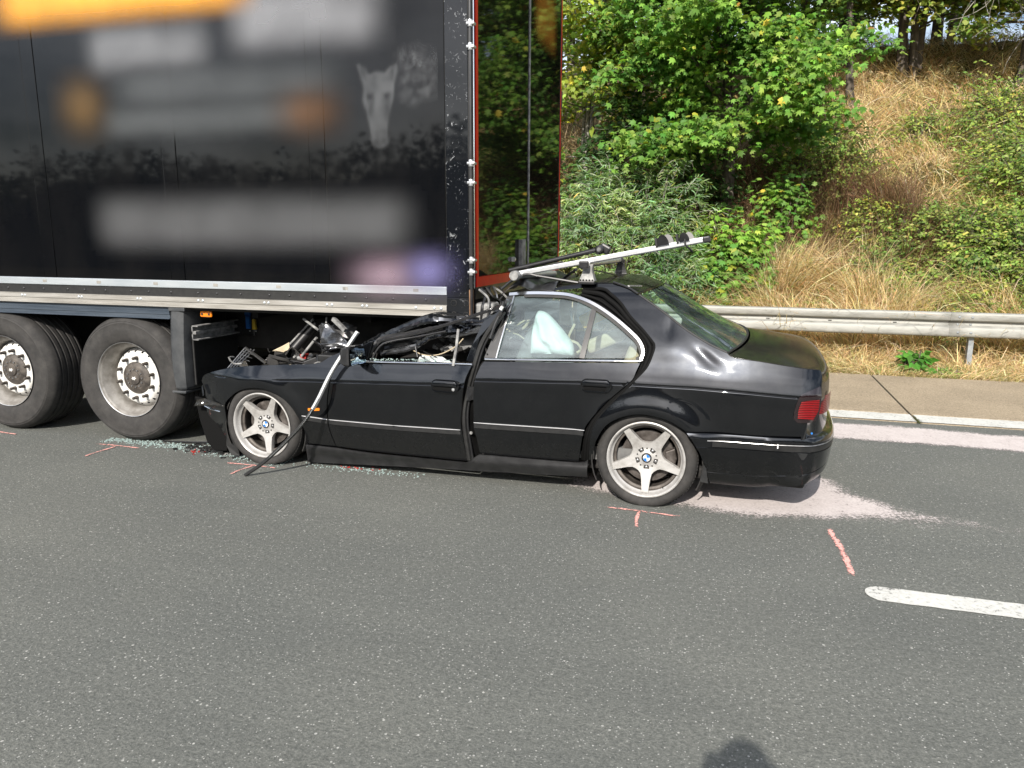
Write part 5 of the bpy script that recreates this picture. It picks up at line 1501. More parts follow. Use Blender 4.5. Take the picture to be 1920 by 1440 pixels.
# engine bay clutter under the torn bonnet
for k in range(34):
    x, v = rnd.uniform(-3.1, -2.25), rnd.uniform(.12, .75)
    z = .70 + .04 * (x + 3.1) + rnd.uniform(-.03, .05)
    kind = k % 3
    if kind == 0:
        MB().box((x, v, z), (rnd.uniform(.05, .16), rnd.uniform(.05, .15), rnd.uniform(.03, .09)), Matrix.Rotation(rnd.uniform(-.4, .4), 3, 'Y') @ Matrix.Rotation(rnd.uniform(-.5, .5), 3, 'Z')).build('engine_bay_box', rnd.choice(['satin', 'dark', 'trim', 'greypaint']), CAR, smooth=0, bevel=.008)
    else:
        pth = [(x, v, z)]
        for j in range(3): pth.append((pth[-1][0] + rnd.uniform(-.12, .12), pth[-1][1] + rnd.uniform(-.06, .06), z + rnd.uniform(-.03, .06)))
        bar('engine_bay_hose', pth, rnd.choice([.004, .007, .014]), rnd.choice(['satin', 'black', 'greypaint', 'steel', 'dark']), n=7)
MB().span((-2.95, .45, .50), (-2.35, 1.3, .72)).build('engine', 'dark', CAR, smooth=0, bevel=.03)
MB().span((-2.42, .14, .66), (-2.24, .5, .83)).build('scuttle_panel', 'trim', CAR, smooth=0, bevel=.01)
MB().box((-2.66, .34, .775), (.05, .05, .035)).build('relay_box', 'redplastic', CAR, smooth=0, bevel=.004)
MB().span((-3.40, .13, .05), (-3.22, 1.5, .60)).build('crushed_front_backing', 'dark', CAR, smooth=0, bevel=.03)  # crushed nose block, carried down as added dark backing behind the bumper gap
# -- broken front bumper
bseg = [[(-3.46, .395), (-3.44, .425), (-3.38, .428)], [(-3.38, .428), (-3.30, .415), (-3.155, .412)], [(-3.155, .412), (-3.160, .335), (-3.185, .10)], [(-3.185, .10), (-3.28, .108), (-3.33, .125)], [(-3.33, .125), (-3.41, .24), (-3.46, .395)]]
fb = panel('front_bumper', bseg, 'carpaint', CAR, front=True, groove=False, off=-.012, thick=.05)
MB().tube([(x, float(S(x, z, True)) - .014, z) for x, z in catmull([(-3.455, .388), (-3.40, .378), (-3.30, .368), (-3.215, .366)], .02)], .006, 8).build('bumper_chrome', 'chrome', fb)
rag('bumper_top_skin', [(-3.46, .03, .39), (-3.44, .05, .44), (-3.37, .06, .455), (-3.30, .03, .44), (-3.22, .02, .43), (-3.16, .0, .42), (-3.17, -.01, .405), (-3.30, .0, .41), (-3.40, .0, .40)], 'carpaint_dusty', .015, .014, parent=fb, seed=2)
MB().prism([(-3.505, .45), (-3.40, .43), (-3.30, .30), (-3.22, .10), (-3.24, .035), (-3.36, .03), (-3.42, .09), (-3.475, .27)], 'y', .10, .125).build('bumper_bracket_shade', 'hole', CAR, smooth=0, bevel=.004)  # bracket filled out to a black plate, stands in for the gap's shade
MB().add([(-3.185, .06, .30), (-3.15, .06, .30), (-3.10, .07, .02), (-3.16, .05, .02), (-3.20, .05, .10)], [(0, 1, 2, 3, 4)]).build('liner_flap', 'trim', CAR, smooth=0)
MB().add([(-3.405, .085, .47), (-3.395, .06, .47), (-3.398, .06, .545), (-3.408, .085, .55)], [(0, 1, 2, 3)]).build('indicator_lens', 'whitelens', CAR, smooth=0)

# -- cabin: pillars, seats, airbag, torn lining
MB().span((-1.15, .10, .25), (-.10, 1.7, .34)).build('cabin_floor', 'greycloth', CAR, smooth=0)
def cushion(name, c, d, m, rx=0., ry=0., parent=CAR):
    rows = []
    nu, nv = 18, 14
    rot = Matrix.Rotation(ry, 3, 'Y') @ Matrix.Rotation(rx, 3, 'X')
    for i in range(nv + 1):
        ph = -math.pi / 2 + math.pi * i / nv
        r = []
        for j in range(nu + 1):
            th = 2 * math.pi * j / nu
            e = lambda t, k: math.copysign(abs(t) ** k, t)
            p = Vector((e(math.cos(ph), .35) * e(math.cos(th), .4) * d[0] / 2, e(math.cos(ph), .35) * e(math.sin(th), .4) * d[1] / 2, e(math.sin(ph), .45) * d[2] / 2))
            p *= 1 + .02 * noise.noise(p * 9)
            r.append(rot @ p + Vector(c))
        rows.append(r)
    return MB().grid(rows).build(name, m, parent, smooth=60)
cushion('rear_seat', (-.34, .62, .58), (.52, .86, .20), 'beige', ry=.12)
cushion('rear_seat', (-.34, 1.30, .58), (.52, .50, .20), 'beige', ry=.12)
cushion('rear_seatback', (-.14, .60, .80), (.18, .86, .52), 'beige', ry=.30)
cushion('rear_seatback', (-.14, 1.25, .80), (.18, .50, .52), 'beige', ry=.30)
cushion('front_seat', (-.88, .55, .78), (.22, .52, .62), 'greycloth', ry=.35)
cushion('front_seat', (-.95, 1.30, .78), (.22, .52, .60), 'greycloth', ry=.3)
cushion('headrest', (-.12, .48, 1.02), (.10, .26, .16), 'beige', ry=.3)
MB().box((-.72, .82, 1.06), (.13, .06, .36), Matrix.Rotation(.05, 3, 'Y')).build('pillar_lining', 'beige', CAR, smooth=0, bevel=.02)
MB().box((-.50, .72, 1.12), (.20, .10, .10), Matrix.Rotation(-.5, 3, 'Y')).build('torn_foam', 'yellow', CAR, smooth=0, bevel=.02)
MB().box((-.36, .45, .99), (.26, .12, .09), Matrix.Rotation(-.42, 3, 'Y')).build('parcel_shelf', 'beige', CAR, smooth=0, bevel=.02)
MB().span((-.10, .22, .945), (.46, 1.58, .965)).build('parcel_shelf', 'greycloth', CAR, smooth=0, bevel=.01)
bar('seat_belt', [(-.56, .38, 1.10), (-.60, .38, 1.0), (-.54, .38, .97), (-.52, .40, .92), (-.58, .4, .88)], .011, 'beige', n=4)
bar('seat_belt', [(-.60, .40, 1.20), (-.58, .42, 1.06), (-.62, .40, .98)], .009, 'greycloth', n=4)
ab = MB()
bag = catmull([(-.835, .895), (-.838, 1.02), (-.815, 1.165), (-.780, 1.187), (-.725, 1.165), (-.650, 1.099), (-.580, 1.026), (-.540, .970), (-.528, .895)], .02)
gx = np.arange(-.84, -.52, .015); gz = np.arange(.90, 1.19, .015)
bagp = [tuple(p) for p in bag]
X_, Z_ = np.meshgrid(gx, gz); X_, Z_ = X_.ravel(), Z_.ravel()
ok = in_poly(X_, Z_, bagp); X_, Z_ = X_[ok], Z_[ok]; ok = poly_dist(X_, Z_, bagp) > .006; X_, Z_ = X_[ok], Z_[ok]
r = delaunay_2d_cdt([Vector(p) for p in bagp] + [Vector(q) for q in zip(X_, Z_)], [(i, (i + 1) % len(bagp)) for i in range(len(bagp))], [], 1, 1e-6)
dd = poly_dist(np.array([p.x for p in r[0]]), np.array([p.y for p in r[0]]), bagp)
for sgn in (-1, 1):
    vs = []
    for p, d in zip(r[0], dd):
        fold = .010 * math.sin((p.x * .8 + p.y * .5) * 70 + 3 * noise.noise((p.x * 8, p.y * 8, 0))) * min(1, d / .04) + (.014 * noise.noise((p.x * 14, p.y * 9, 5.)) + .007 * noise.noise((p.x * 38, p.y * 18, 2.))) * min(1, d / .03)
        vs.append((p.x, .325 + (1.19 - p.y) * -.25 + sgn * (.085 * min(1., d / .11) ** .5 + fold * (sgn < 0)), p.y))
    ab.add(vs, [tuple(f) for f in r[2]])
ab.build('airbag', 'airbag', CAR, smooth=70, weld=.0005)
rag('spent_airbag', [(-1.69, .25, .79), (-1.66, .26, .835), (-1.62, .28, .855), (-1.58, .28, .842), (-1.50, .28, .838), (-1.44, .26, .812), (-1.40, .25, .80), (-1.45, .24, .79)], 'airbag', .03, .014, seed=21)
MB().span((-1.95, .12, .55), (-1.22, 1.7, .78)).build('crushed_cabin', 'dark', CAR, smooth=0, bevel=.02)
bar('spilled_wire', [(-1.72, .22, .90), (-1.60, .2, .86), (-1.48, .2, .87), (-1.36, .2, .93), (-1.30, .2, .99)], .004, 'beige', n=6)
for k in range(14):
    x = rnd.uniform(-1.6, -1.3)
    MB().box((x, rnd.uniform(.3, .5), rnd.uniform(.88, .98)), (.05, .04, .03), Matrix.Rotation(rnd.uniform(-1, 1), 3, 'Y')).build('torn_lining', rnd.choice(['dark', 'greycloth', 'greypaint', 'satin']), CAR, smooth=0, bevel=.005)
# glass crumbs left along the window sill
gcr = MB()
for k in range(110):
    x = rnd.triangular(-1.95, -1.2, -1.88); z = .828 + .034 * (x + 1.95) / .8 + rnd.uniform(0, .012); s_ = rnd.uniform(.002, .006)
    gcr.box((x, float(S(x, z, True)) + rnd.uniform(-.008, .03), z), (s_ * 1.6, s_, s_), Matrix.Rotation(rnd.uniform(0, 3), 3, 'Y'))
go_ = gcr.build('glass_crumbs', 'glassbits', CAR, smooth=0, kind='stuff')

# ------------------------------------------------------------------ fallen trim strip, roof rack, bike carrier
def at_car(name, label, cat, base):
    r_ = thing(name, label, cat, carw(*base), -CG)
    return r_, Vector(base)
def put(o, base): o.location = -base
STR, sb = at_car('trim_strip', 'long bent bright metal trim strip leaning from the door mirror to the asphalt', 'trim strip', (-2.777, -.295, 0))
path = catmull([(p[0], p[1], max(p[2], .006)) for p in STRIP], .03)
def strip_mesh(path, w, t, name, m):
    mb = MB(); rows = []
    k = len(path)
    for i in range(k):
        a = Vector(path[max(i - 1, 0)]); b = Vector(path[min(i + 1, k - 1)])
        d = (b - a).normalized(); s_ = d.cross(Vector((0, 1, 0))).normalized(); u = s_.cross(d)
        p = Vector(path[i])
        rows.append([p + s_ * w / 2, p + s_ * w / 4 - u * t * 1.2, p - s_ * w / 4 - u * t * 1.2, p - s_ * w / 2, p - s_ * w / 2 + u * t, p + s_ * w / 2 + u * t, p + s_ * w / 2])
    return mb.grid(rows).build(name, m, STR, smooth=40)
kk = int(len(path) * .52)
put(strip_mesh(path[kk:], .030, .008, 'bright_strip', 'silver'), sb)
put(strip_mesh(path[:kk + 1], .026, .006, 'black_strip', 'trim'), sb)
put(strip_mesh([(p[0] + .010, p[1] - .008, p[2] + .006) for p in path[int(len(path) * .18):kk + 4]], .006, .002, 'bright_edge', 'chrome'), sb)

RK, rb = at_car('roof_rack', 'silver roof rack crossbar on black clamp feet across the torn car roof', 'roof rack', (-.44, .26, 1.39))
def rk(mb, nm, m, **k): put(mb.build(nm, m, RK, **k), rb)
sec = [(.026 * math.cos(a), .019 * math.sin(a)) for a in [2 * math.pi * i / 14 for i in range(14)]]
mb = MB(); mb.prism([(-.465 + a, 1.502 + b) for a, b in sec], 'y', .19, 1.56); rk(mb, 'crossbar', 'silver', smooth=40)
for v in (.25, 1.52):
    sg_ = 1 if v < 1 else -1
    mb = MB()
    rows = []
    for z, w, d in ((1.395, .052, .040), (1.42, .043, .034), (1.45, .033, .028), (1.48, .030, .026), (1.505, .034, .028)):
        c = v + sg_ * (1.39 - z) * -.15
        rows.append([(-.45 + sx * w, c + sy * d, z) for sx, sy in ((-1, -1), (1, -1), (1, 1), (-1, 1), (-1, -1))])
    mb.grid(rows); rk(mb, 'foot', 'greypaint' if v < 1 else 'satin', smooth=0)
    mb = MB(); mb.span((-.50, v - .05, 1.378), (-.395, v + .04, 1.400)); rk(mb, 'foot_pad', 'satin', smooth=0, bevel=.006)
    for k in range(5):
        mb = MB().lathe([(0, -.004), (.006, -.003), (.006, .004)], 8, (-.49 + .02 * k, v - .043 * sg_, 1.405)); rk(mb, 'clamp_tooth', 'dark')
    mb = MB(); mb.span((-.495, v - .075, 1.478), (-.432, v - .05, 1.528)); rk(mb, 'end_cap', 'satin', smooth=0, bevel=.008)
rk(MB().tube(catmull([(-.45, .3, 1.47), (-.36, .6, 1.43), (-.34, .75, 1.40)], .03), .005, 6), 'strap', 'satin')
rk(MB().tube([(-.93, .2, 1.425), (-.86, .95, 1.41)], .022, 12), 'crossbar', 'silver')
mb = MB().lathe([(0, -.03), (.030, -.03), (.034, -.02), (.034, .03), (0, .03)], 16, (-.93, .2, 1.425)); rk(mb, 'end_cap', 'greypaint', smooth=40)

BC, bb = at_car('bike_carrier', 'bicycle carrier with silver wheel channel and black clamp arm, tilted up from the car roof', 'bike carrier', (-.93, .28, 1.43))
def bk(mb, nm, m, parent=None, **k):
    o = mb.build(nm, m, parent or BC, **k); put(o, bb) if parent is None else None
    return o
dirv = (Vector((.282, .30, 1.666)) - Vector((-.945, .30, 1.431)))
L_ = dirv.length; dn = dirv.normalized(); un = Vector((-dn.z, 0, dn.x))
P0 = Vector((-.945, .30, 1.431))
mb = MB(); secr = [(-.019, .010), (-.015, .018), (-.008, .012), (.008, .012), (.015, .018), (.019, .010), (.019, -.010), (.011, -.017), (-.011, -.017), (-.019, -.010)]
rows = []
for i in range(13):
    p = P0 + dn * (L_ * i / 12)
    rows.append([p + Vector((0, a, 0)) + un * b for a, b in secr + secr[:1]])
bk(mb.grid(rows), 'wheel_channel', 'silver', smooth=40)
for k, m_ in ((0, 'greypaint'), (1, 'satin')):
    p = P0 + dn * (L_ * k)
    mb = MB().box(p, (.05, .044, .040), Matrix.Rotation(-math.atan2(dn.z, dn.x), 3, 'Y')); bk(mb, 'end_cap', m_, smooth=0, bevel=.01)
for s_, h_ in ((.80, .066), (.905, .056)):
    p = P0 + dn * (L_ * s_)
    for sy in (-1, 1):
        mb = MB()
        prof_ = [(.034 * math.cos(a) * (1.1 if h_ > .06 else .95), h_ * math.sin(a)) for a in [math.pi * i / 8 for i in range(9)]]
        pts3 = [(q[0] + .012 * sy, q[1] + .004) for q in prof_]
        mb.v = [tuple(p + dn * a + un * (b + .008) + Vector((0, sy * (.022 + .35 * b), 0))) for a, b in pts3] + [tuple(p + dn * a + un * (b + .008) + Vector((0, sy * (.030 + .35 * b), 0))) for a, b in pts3]
        n_ = len(pts3)
        mb.f = [tuple(range(n_)), tuple(range(2 * n_ - 1, n_ - 1, -1))] + [(i, (i + 1) % n_, n_ + (i + 1) % n_, n_ + i) for i in range(n_)]
        bk(mb, 'wheel_holder', 'satin', smooth=30)
    mb = MB().box(p - dn * .055 + un * .035, (.016, .05, .06), Matrix.Rotation(-.2, 3, 'Y')); bk(mb, 'strap_buckle', 'black', smooth=0, bevel=.005)
p = P0 + dn * (L_ * .90)
bk(MB().tube(catmull([p + un * .03 + Vector((0, -.03, 0)), p + Vector((.0, -.045, -.01)), p - un * .035 + Vector((.02, -.03, 0)), p - un * .055 + Vector((.03, 0, 0))], .01), .006, 6), 'strap', 'black')
bk(MB().tube([(-1.035, .40, 1.45), (-.73, .40, 1.522), (-.416, .40, 1.597)], .016, 12), 'clamp_arm', 'satin')
bk(MB().tube([(-.99, .38, 1.432), (-.65, .38, 1.513)], .008, 8), 'clamp_arm', 'black')
mb = MB().lathe([(0, -.035), (.022, -.033), (.030, -.022), (.030, .022), (0, .03)], 18, (-.405, .40, 1.597)); bk(mb, 'clamp_knob', 'satin', smooth=40)
mb = MB().box((-.375, .42, 1.60), (.075, .05, .058), Matrix.Rotation(.5, 3, 'Y')); bk(mb, 'clamp_jaw', 'satin', smooth=0, bevel=.012)
mb = MB().lathe([(0, -.041), (.013, -.040), (.015, -.034)], 14, (-.405, .40, 1.597)); bk(mb, 'knob_cap', 'greypaint', smooth=40)
bk(MB().tube(catmull([(-1.05, .28, 1.33), (-.96, .28, 1.40), (-.87, .28, 1.432), (-.78, .28, 1.42), (-.52, .28, 1.384)], .03), .009, 8), 'bent_stay', 'satin')
bk(MB().tube(catmull([(-.70, .6, 1.39), (-.64, .55, 1.43), (-.585, .5, 1.46)], .03), .010, 8), 'bent_stay', 'satin')

# ------------------------------------------------------------------ crumbs and broken pieces on the road
def crumbs(name, n, fn, m, s0, s1, flat=.6):
    mb = MB()
    for k in range(n):
        x, y = fn()
        s_ = rnd.uniform(s0, s1)
        mb.box((x, y, s_ * flat * .5 + .001), (s_, s_ * rnd.uniform(.6, 1.4), s_ * flat), Matrix.Rotation(rnd.uniform(0, 3), 3, 'Z') @ Matrix.Rotation(rnd.uniform(-.3, .3), 3, 'X'))
    return mb.build(name, m, smooth=0, kind='stuff')
def g_front():
    t = rnd.random()
    x = -4.95 + 1.8 * t
    y = 4.88 - .17 * max(0, (t - .45)) * 1.6 + rnd.gauss(0, .035 + .03 * t)
    return x, y
crumbs('glass_crumbs', 1100, g_front, 'glassbits', .003, .010)
crumbs('glass_crumbs', 210, lambda: (rnd.triangular(-3.15, -2.0, -2.4), rnd.gauss(4.74, .035)), 'glassbits', .003, .009)
crumbs('plastic_crumbs', 260, lambda: (rnd.triangular(-4.3, -3.2, -3.7), rnd.gauss(4.86, .05)), 'black', .006, .03, .4)
crumbs('paint_flakes', 160, lambda: (rnd.triangular(-4.2, -3.2, -3.65), rnd.gauss(4.84, .05)), 'greypaint', .006, .022, .3)
crumbs('red_crumbs', 26, lambda: (rnd.choice([-4.0, -2.62, -2.42]) + rnd.gauss(0, .06), rnd.gauss(4.78, .03)), 'redplastic', .006, .016, .4)
wl = thing('snapped_cable', 'snapped black cable lying behind the truck wheel beside the broken bumper', 'cable', (-4.0, 5.0, 0))
MB().tube(catmull([(-.45, -.06, .012), (-.2, -.03, .015), (-.02, .02, .02), (.06, .0, .06), (.10, .03, .10), (.14, .0, .05), (.22, .02, .015), (.30, -.02, .09), (.36, .02, .14)], .03), .007, 6).build('cable', 'satin', wl)
sp_ = thing('plastic_shard', 'black broken plastic shard standing at the corner of the front bumper', 'plastic shard', (-3.80, 4.80, 0))
MB().prism([(-.08, .0), (.03, .0), (.05, .06), (.0, .11), (-.03, .05)], 'y', 0, .012).build('shard', 'trim', sp_, smooth=0)
# ------------------------------------------------------------------ plants
nr = np.random.default_rng(11)
def norm(a): return a / (np.linalg.norm(a, axis=-1, keepdims=True) + 1e-9)
def leaf_fan(ang_r, c=(0, .42), droop=.10):
    v = [(c[0], c[1], 0)]
    for a, r in ang_r:
        v.append((c[0] + r * math.cos(R(a)), c[1] + r * math.sin(R(a)), -droop * (r / .55) ** 2))
    n = len(ang_r)
    return np.array(v), [(0, 1 + i, 1 + (i + 1) % n) for i in range(n)]
MAPLE = leaf_fan([(-90, .36), (-50, .33), (-14, .45), (12, .28), (38, .57), (62, .31), (90, .61), (118, .31), (142, .57), (168, .28), (194, .45), (230, .33)], droop=.20)
OVATE = (np.array([(0, 0, 0), (.27, .42, .06), (0, 1, -.08), (-.27, .42, .06)]), [(0, 1, 2), (0, 2, 3)])
NARROW = (np.array([(0, 0, 0), (.075, .4, .03), (.05, .75, -.02), (0, 1, -.12), (-.05, .75, -.02), (-.075, .4, .03)]), [(0, 1, 2), (0, 2, 3), (0, 3, 4), (0, 4, 5)])
LOBED = leaf_fan([(-90, .38), (-30, .42), (15, .30), (50, .5), (90, .58), (130, .5), (165, .30), (210, .42)], droop=.14)
def frames(N, T):
    N = norm(N); T = norm(T - N * (T * N).sum(1, keepdims=True)); X = np.cross(T, N)
    return np.stack([X, T, N], 2)          # columns
def colours(n, palette, var=.22):
    pal = np.array([p[1] for p in palette]); w = np.array([p[0] for p in palette], float)
    c = pal[nr.choice(len(pal), n, p=w / w.sum())]
    return np.clip(c * (1 + var * nr.standard_normal((n, 1))) * (1 + .08 * nr.standard_normal((n, 3))), .004, .9)
def mesh_from(name, V, F3, Cl, m):
    me = bpy.data.meshes.new(name)
    me.vertices.add(len(V)); me.vertices.foreach_set('co', V.astype(np.float32).ravel())
    me.loops.add(F3.size); me.loops.foreach_set('vertex_index', F3.astype(np.int32).ravel())
    me.polygons.add(len(F3))
    me.polygons.foreach_set('loop_start', np.arange(0, F3.size, 3, dtype=np.int32))
    me.polygons.foreach_set('loop_total', np.full(len(F3), 3, np.int32))
    a = me.attributes.new('Col', 'FLOAT_COLOR', 'POINT')
    a.data.foreach_set('color', np.c_[Cl, np.ones(len(Cl))].astype(np.float32).ravel())
    me.materials.append(M[m])
    me.update(calc_edges=True)
    return me
def leaf_cloud(name, tmpl, P, Fm, s, C, m='leaf', parent=None, kind=None):
    tv, tf = tmpl
    k = len(tv); n = len(P)
    # whole sprays differ in tone, as branches do
    tone = np.array([noise.noise((p[0] * 1.9, p[1] * 1.9, p[2] * 1.9)) + .6 * noise.noise((p[0] * .7, p[1] * .7, p[2] * .7 + 9)) for p in P])
    C = C * np.clip(1 + .42 * tone, .45, 1.7)[:, None] * np.c_[1 + .25 * tone, np.ones(n), 1 - .1 * tone]
    V = (np.einsum('nij,kj->nki', Fm, tv) * s[:, None, None] + P[:, None, :]).reshape(-1, 3)
    F3 = (np.array(tf)[None] + (np.arange(n) * k)[:, None, None]).reshape(-1, 3)
    o = bpy.data.objects.new(name, mesh_from(name, V, F3, np.repeat(C, k, 0), m))
    col.objects.link(o)
    if parent: o.parent = parent; o.location = -Vector(parent.location)
    if kind: o['kind'] = kind
    return o
def single_leaves(parent, tmpl, P, Fm, s, C, count):
    """the leaves nearest the road as parts of their own, sharing a few meshes; the rest is the crown"""
    order = np.argsort(P[:, 1] - .15 * s)
    pick, rest = order[:count], order[count:]
    vars_ = []
    for q in range(8):
        idx = pick[np.linspace(0, len(pick) - 1, 8).astype(int)[q]]
        vars_.append(mesh_from('leaf', tmpl[0].copy(), np.array(tmpl[1]), np.repeat(C[idx][None], len(tmpl[0]), 0), 'leaf'))
    base = Vector(parent.location)
    for i in pick:
        o = bpy.data.objects.new('leaf', vars_[rnd.randrange(8)])
        m4 = Matrix(Fm[i].tolist()).to_4x4()
        o.matrix_basis = Matrix.Translation(Vector(P[i]) - base) @ m4 @ Matrix.Scale(float(s[i]), 4)
        col.objects.link(o); o.parent = parent
    return rest
def limb_path(p0, d, length, droop=.25, wob=.12, n=6):
    pts = [np.array(p0, float)]
    d = np.array(d, float) / np.linalg.norm(d)
    for i in range(n):
        d = d + nr.standard_normal(3) * wob; d[2] -= droop * (i / n) * .5; d /= np.linalg.norm(d)
        pts.append(pts[-1] + d * length / n)
    return pts
def tree(name, label, base, height_, r0, lean=(0, 0), limbs=18, zlo=.35, lmin=1.2, lmax=2.6, bias=(0, -.35, .1), leaves=6000, tmpl=MAPLE, size=(.13, .21), pal=None, group=None, bark='bark', spread=(.30, .30, .12), nrm=(0, -.45, .75), own=0, twigs=5, droop=.35, cat='tree'):
    t = thing(name, label, cat, (base[0], base[1], height(base[0], base[1]) - .1), 0, group)
    b = np.array(t.location)
    tp = [b + np.array((lean[0] * u * height_ + .05 * math.sin(u * 7 + base[0]), lean[1] * u * height_ + .04 * math.sin(u * 5), u * height_)) for u in np.linspace(0, 1, 12)]
    tr_ = [r0 * (1.25 if u == 0 else 1) * (1 - .78 * u) for u in np.linspace(0, 1, 12)]
    o = MB().tube(tp, tr_, 12).build('trunk', bark, t, smooth=60); o.location = -t.location
    lm = MB(); tips = []
    for i in range(limbs):
        u = zlo + (1 - zlo) * (i + nr.random() * .8) / limbs
        k = u * 11; a = tp[int(min(k, 10))] + (tp[int(min(k, 10)) + 1] - tp[int(min(k, 10))]) * (k - int(min(k, 10)))
        az = i * 2.399 + nr.random()
        d = np.array((math.cos(az), math.sin(az), .35 + .3 * nr.random())) + np.array(bias)
        ln = (lmin + (lmax - lmin) * nr.random()) * (1.1 - .55 * max(0, u - .55))
        p = limb_path(a, d, ln, droop)
        rr = r0 * .34 * (1 - .5 * u)
        lm.tube([tuple(q) for q in p], [rr * (1 - .85 * j / 6) for j in range(7)], 7)
        for j in range(2, 7):
            for q in range(twigs):
                dd = (p[j] - p[j - 1]); dd = dd / np.linalg.norm(dd) + nr.standard_normal(3) * (.75, .75, .35)
                tw = limb_path(p[j], dd, .25 + .5 * nr.random(), .3, .1, 3)
                if q < 3: lm.tube([tuple(w) for w in tw], [.007, .006, .004, .003], 4, cap=False)
                tips += tw[1:]
    o = lm.build('limbs', bark, t, smooth=60, fixn=False); o.location = -t.location
    tips = np.array(tips)
    P = tips[nr.integers(0, len(tips), leaves)] + nr.standard_normal((leaves, 3)) * np.array(spread) * .55
    N = np.array(nrm) + nr.standard_normal((leaves, 3)) * .42
    T = np.c_[nr.standard_normal((leaves, 2)) * .8 + np.array((0, -.5)), -.35 + .4 * nr.standard_normal(leaves)]
    s = nr.uniform(*size, leaves); C = colours(leaves, pal); Fm = frames(N, T)
    ok = np.ones(leaves, bool)
    P, s, C, Fm = P[ok], s[ok], C[ok], Fm[ok]
    sel = np.arange(leaves)
    if own: sel = single_leaves(t, tmpl, P, Fm, s, C, own)
    leaf_cloud('crown', tmpl, P[sel], Fm[sel], s[sel], C[sel], parent=t, kind='stuff' if own else None)
    return t
def mound(name, label, c, rx, ry, hh, n, tmpl, size, pal, group=None, cat='shrub', stems=26, nrm_up=.5, own=0, tipdown=-.2, lump=.35, stemcol='bark', spray=0):
    z0 = height(c[0], c[1])
    t = thing(name, label, cat, (c[0], c[1], z0), 0, group)
    D = norm(nr.standard_normal((n, 3))); D[:, 2] = np.abs(D[:, 2])
    rr = nr.uniform(.45, 1.0, n) ** .5
    lm = np.array([1 + lump * noise.noise((d[0] * 2.1 + c[0], d[1] * 2.1 + c[1], d[2] * 2.1)) + lump * .7 * noise.noise((d[0] * 5 + c[0], d[1] * 5, d[2] * 5)) for d in D])
    P = D * np.array((rx, ry, hh)) * (rr * lm)[:, None]
    P[:, 0] += c[0]; P[:, 1] += c[1]
    hz = np.array([height(x, y) for x, y in P[:, :2]])
    P[:, 2] = hz + np.maximum(.02, P[:, 2])
    axis = D
    tw_ = []
    if spray:
        # leaves strung in pairs along arching twigs
        q = n // spray
        P0, D0 = P[:q], norm(D[:q] + nr.standard_normal((q, 3)) * .35 + np.array((0, -.15, .25)))
        P, axis = [], []
        for i in range(q):
            ln = nr.uniform(.35, .7)
            path = [P0[i] + D0[i] * ln * (u - .4) + np.array((0, 0, -.45 * ln * u * u)) for u in np.linspace(0, 1, spray)]
            if i % 2: tw_.append(path)
            for j in range(spray):
                d = path[min(j + 1, spray - 1)] - path[max(j - 1, 0)]
                P.append(path[j]); sd_ = np.cross(d, (0, .3, 1)); axis.append(norm(d) + norm(sd_) * (.75 if j % 2 else -.75))
        P = np.array(P); axis = np.array(axis); n = len(P); D = np.repeat(D[:q], spray, 0)
        P[:, 2] = np.maximum(P[:, 2], np.array([height(a_, b_) for a_, b_ in P[:, :2]]) + .02)
    N = D * .4 + np.array((0, -.45, nrm_up)) + nr.standard_normal((n, 3)) * .42
    T = axis * (1.6 if spray else .8) + np.c_[nr.standard_normal((n, 2)) * (.25 if spray else .6), tipdown + (.15 if spray else .35) * nr.standard_normal(n)]
    s = nr.uniform(*size, n); C = colours(n, pal); Fm = frames(N, T)
    sel = np.arange(n)
    if own: sel = single_leaves(t, tmpl, P, Fm, s, C, own)
    leaf_cloud('crown', tmpl, P[sel], Fm[sel], s[sel], C[sel], parent=t, kind='stuff' if own else None)
    sm = MB()
    for path in tw_: sm.tube([tuple(p_) for p_ in path[::3]], .004, 4, cap=False)
    for k in range(stems):
        q = P[nr.integers(0, n)]
        a = np.array((c[0] + (q[0] - c[0]) * .25, c[1] + (q[1] - c[1]) * .25, height(c[0] + (q[0] - c[0]) * .25, c[1] + (q[1] - c[1]) * .25) - .03))
        m_ = (a + q) / 2 + nr.standard_normal(3) * .06 + np.array((0, 0, .08))
        sm.tube([tuple(a), tuple(m_), tuple(q)], [.010, .007, .003], 5, cap=False)
    o = sm.build('stems', stemcol, t, smooth=60, fixn=False); o.location = -t.location
    return t
P_MAPLE = [(5, (.150, .285, .046)), (4, (.112, .235, .040)), (2, (.215, .345, .065)), (.25, (.36, .36, .05)), (.03, (.34, .18, .04))]
P_YEL = [(4, (.19, .27, .036)), (3, (.27, .31, .042)), (.8, (.38, .36, .045)), (2, (.13, .21, .03))]
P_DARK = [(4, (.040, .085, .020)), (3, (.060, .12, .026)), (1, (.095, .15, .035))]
P_SILV = [(4, (.25, .36, .19)), (3, (.17, .29, .10)), (2, (.34, .43, .27)), (3, (.15, .25, .06)), (.5, (.30, .30, .08))]
P_BRAM = [(4, (.165, .245, .048)), (3, (.225, .315, .058)), (2, (.31, .37, .10)), (1, (.08, .14, .03)), (.4, (.38, .33, .09))]
P_TOP = [(4, (.20, .27, .052)), (3, (.27, .32, .064)), (1.2, (.36, .34, .08)), (1, (.13, .20, .045))]

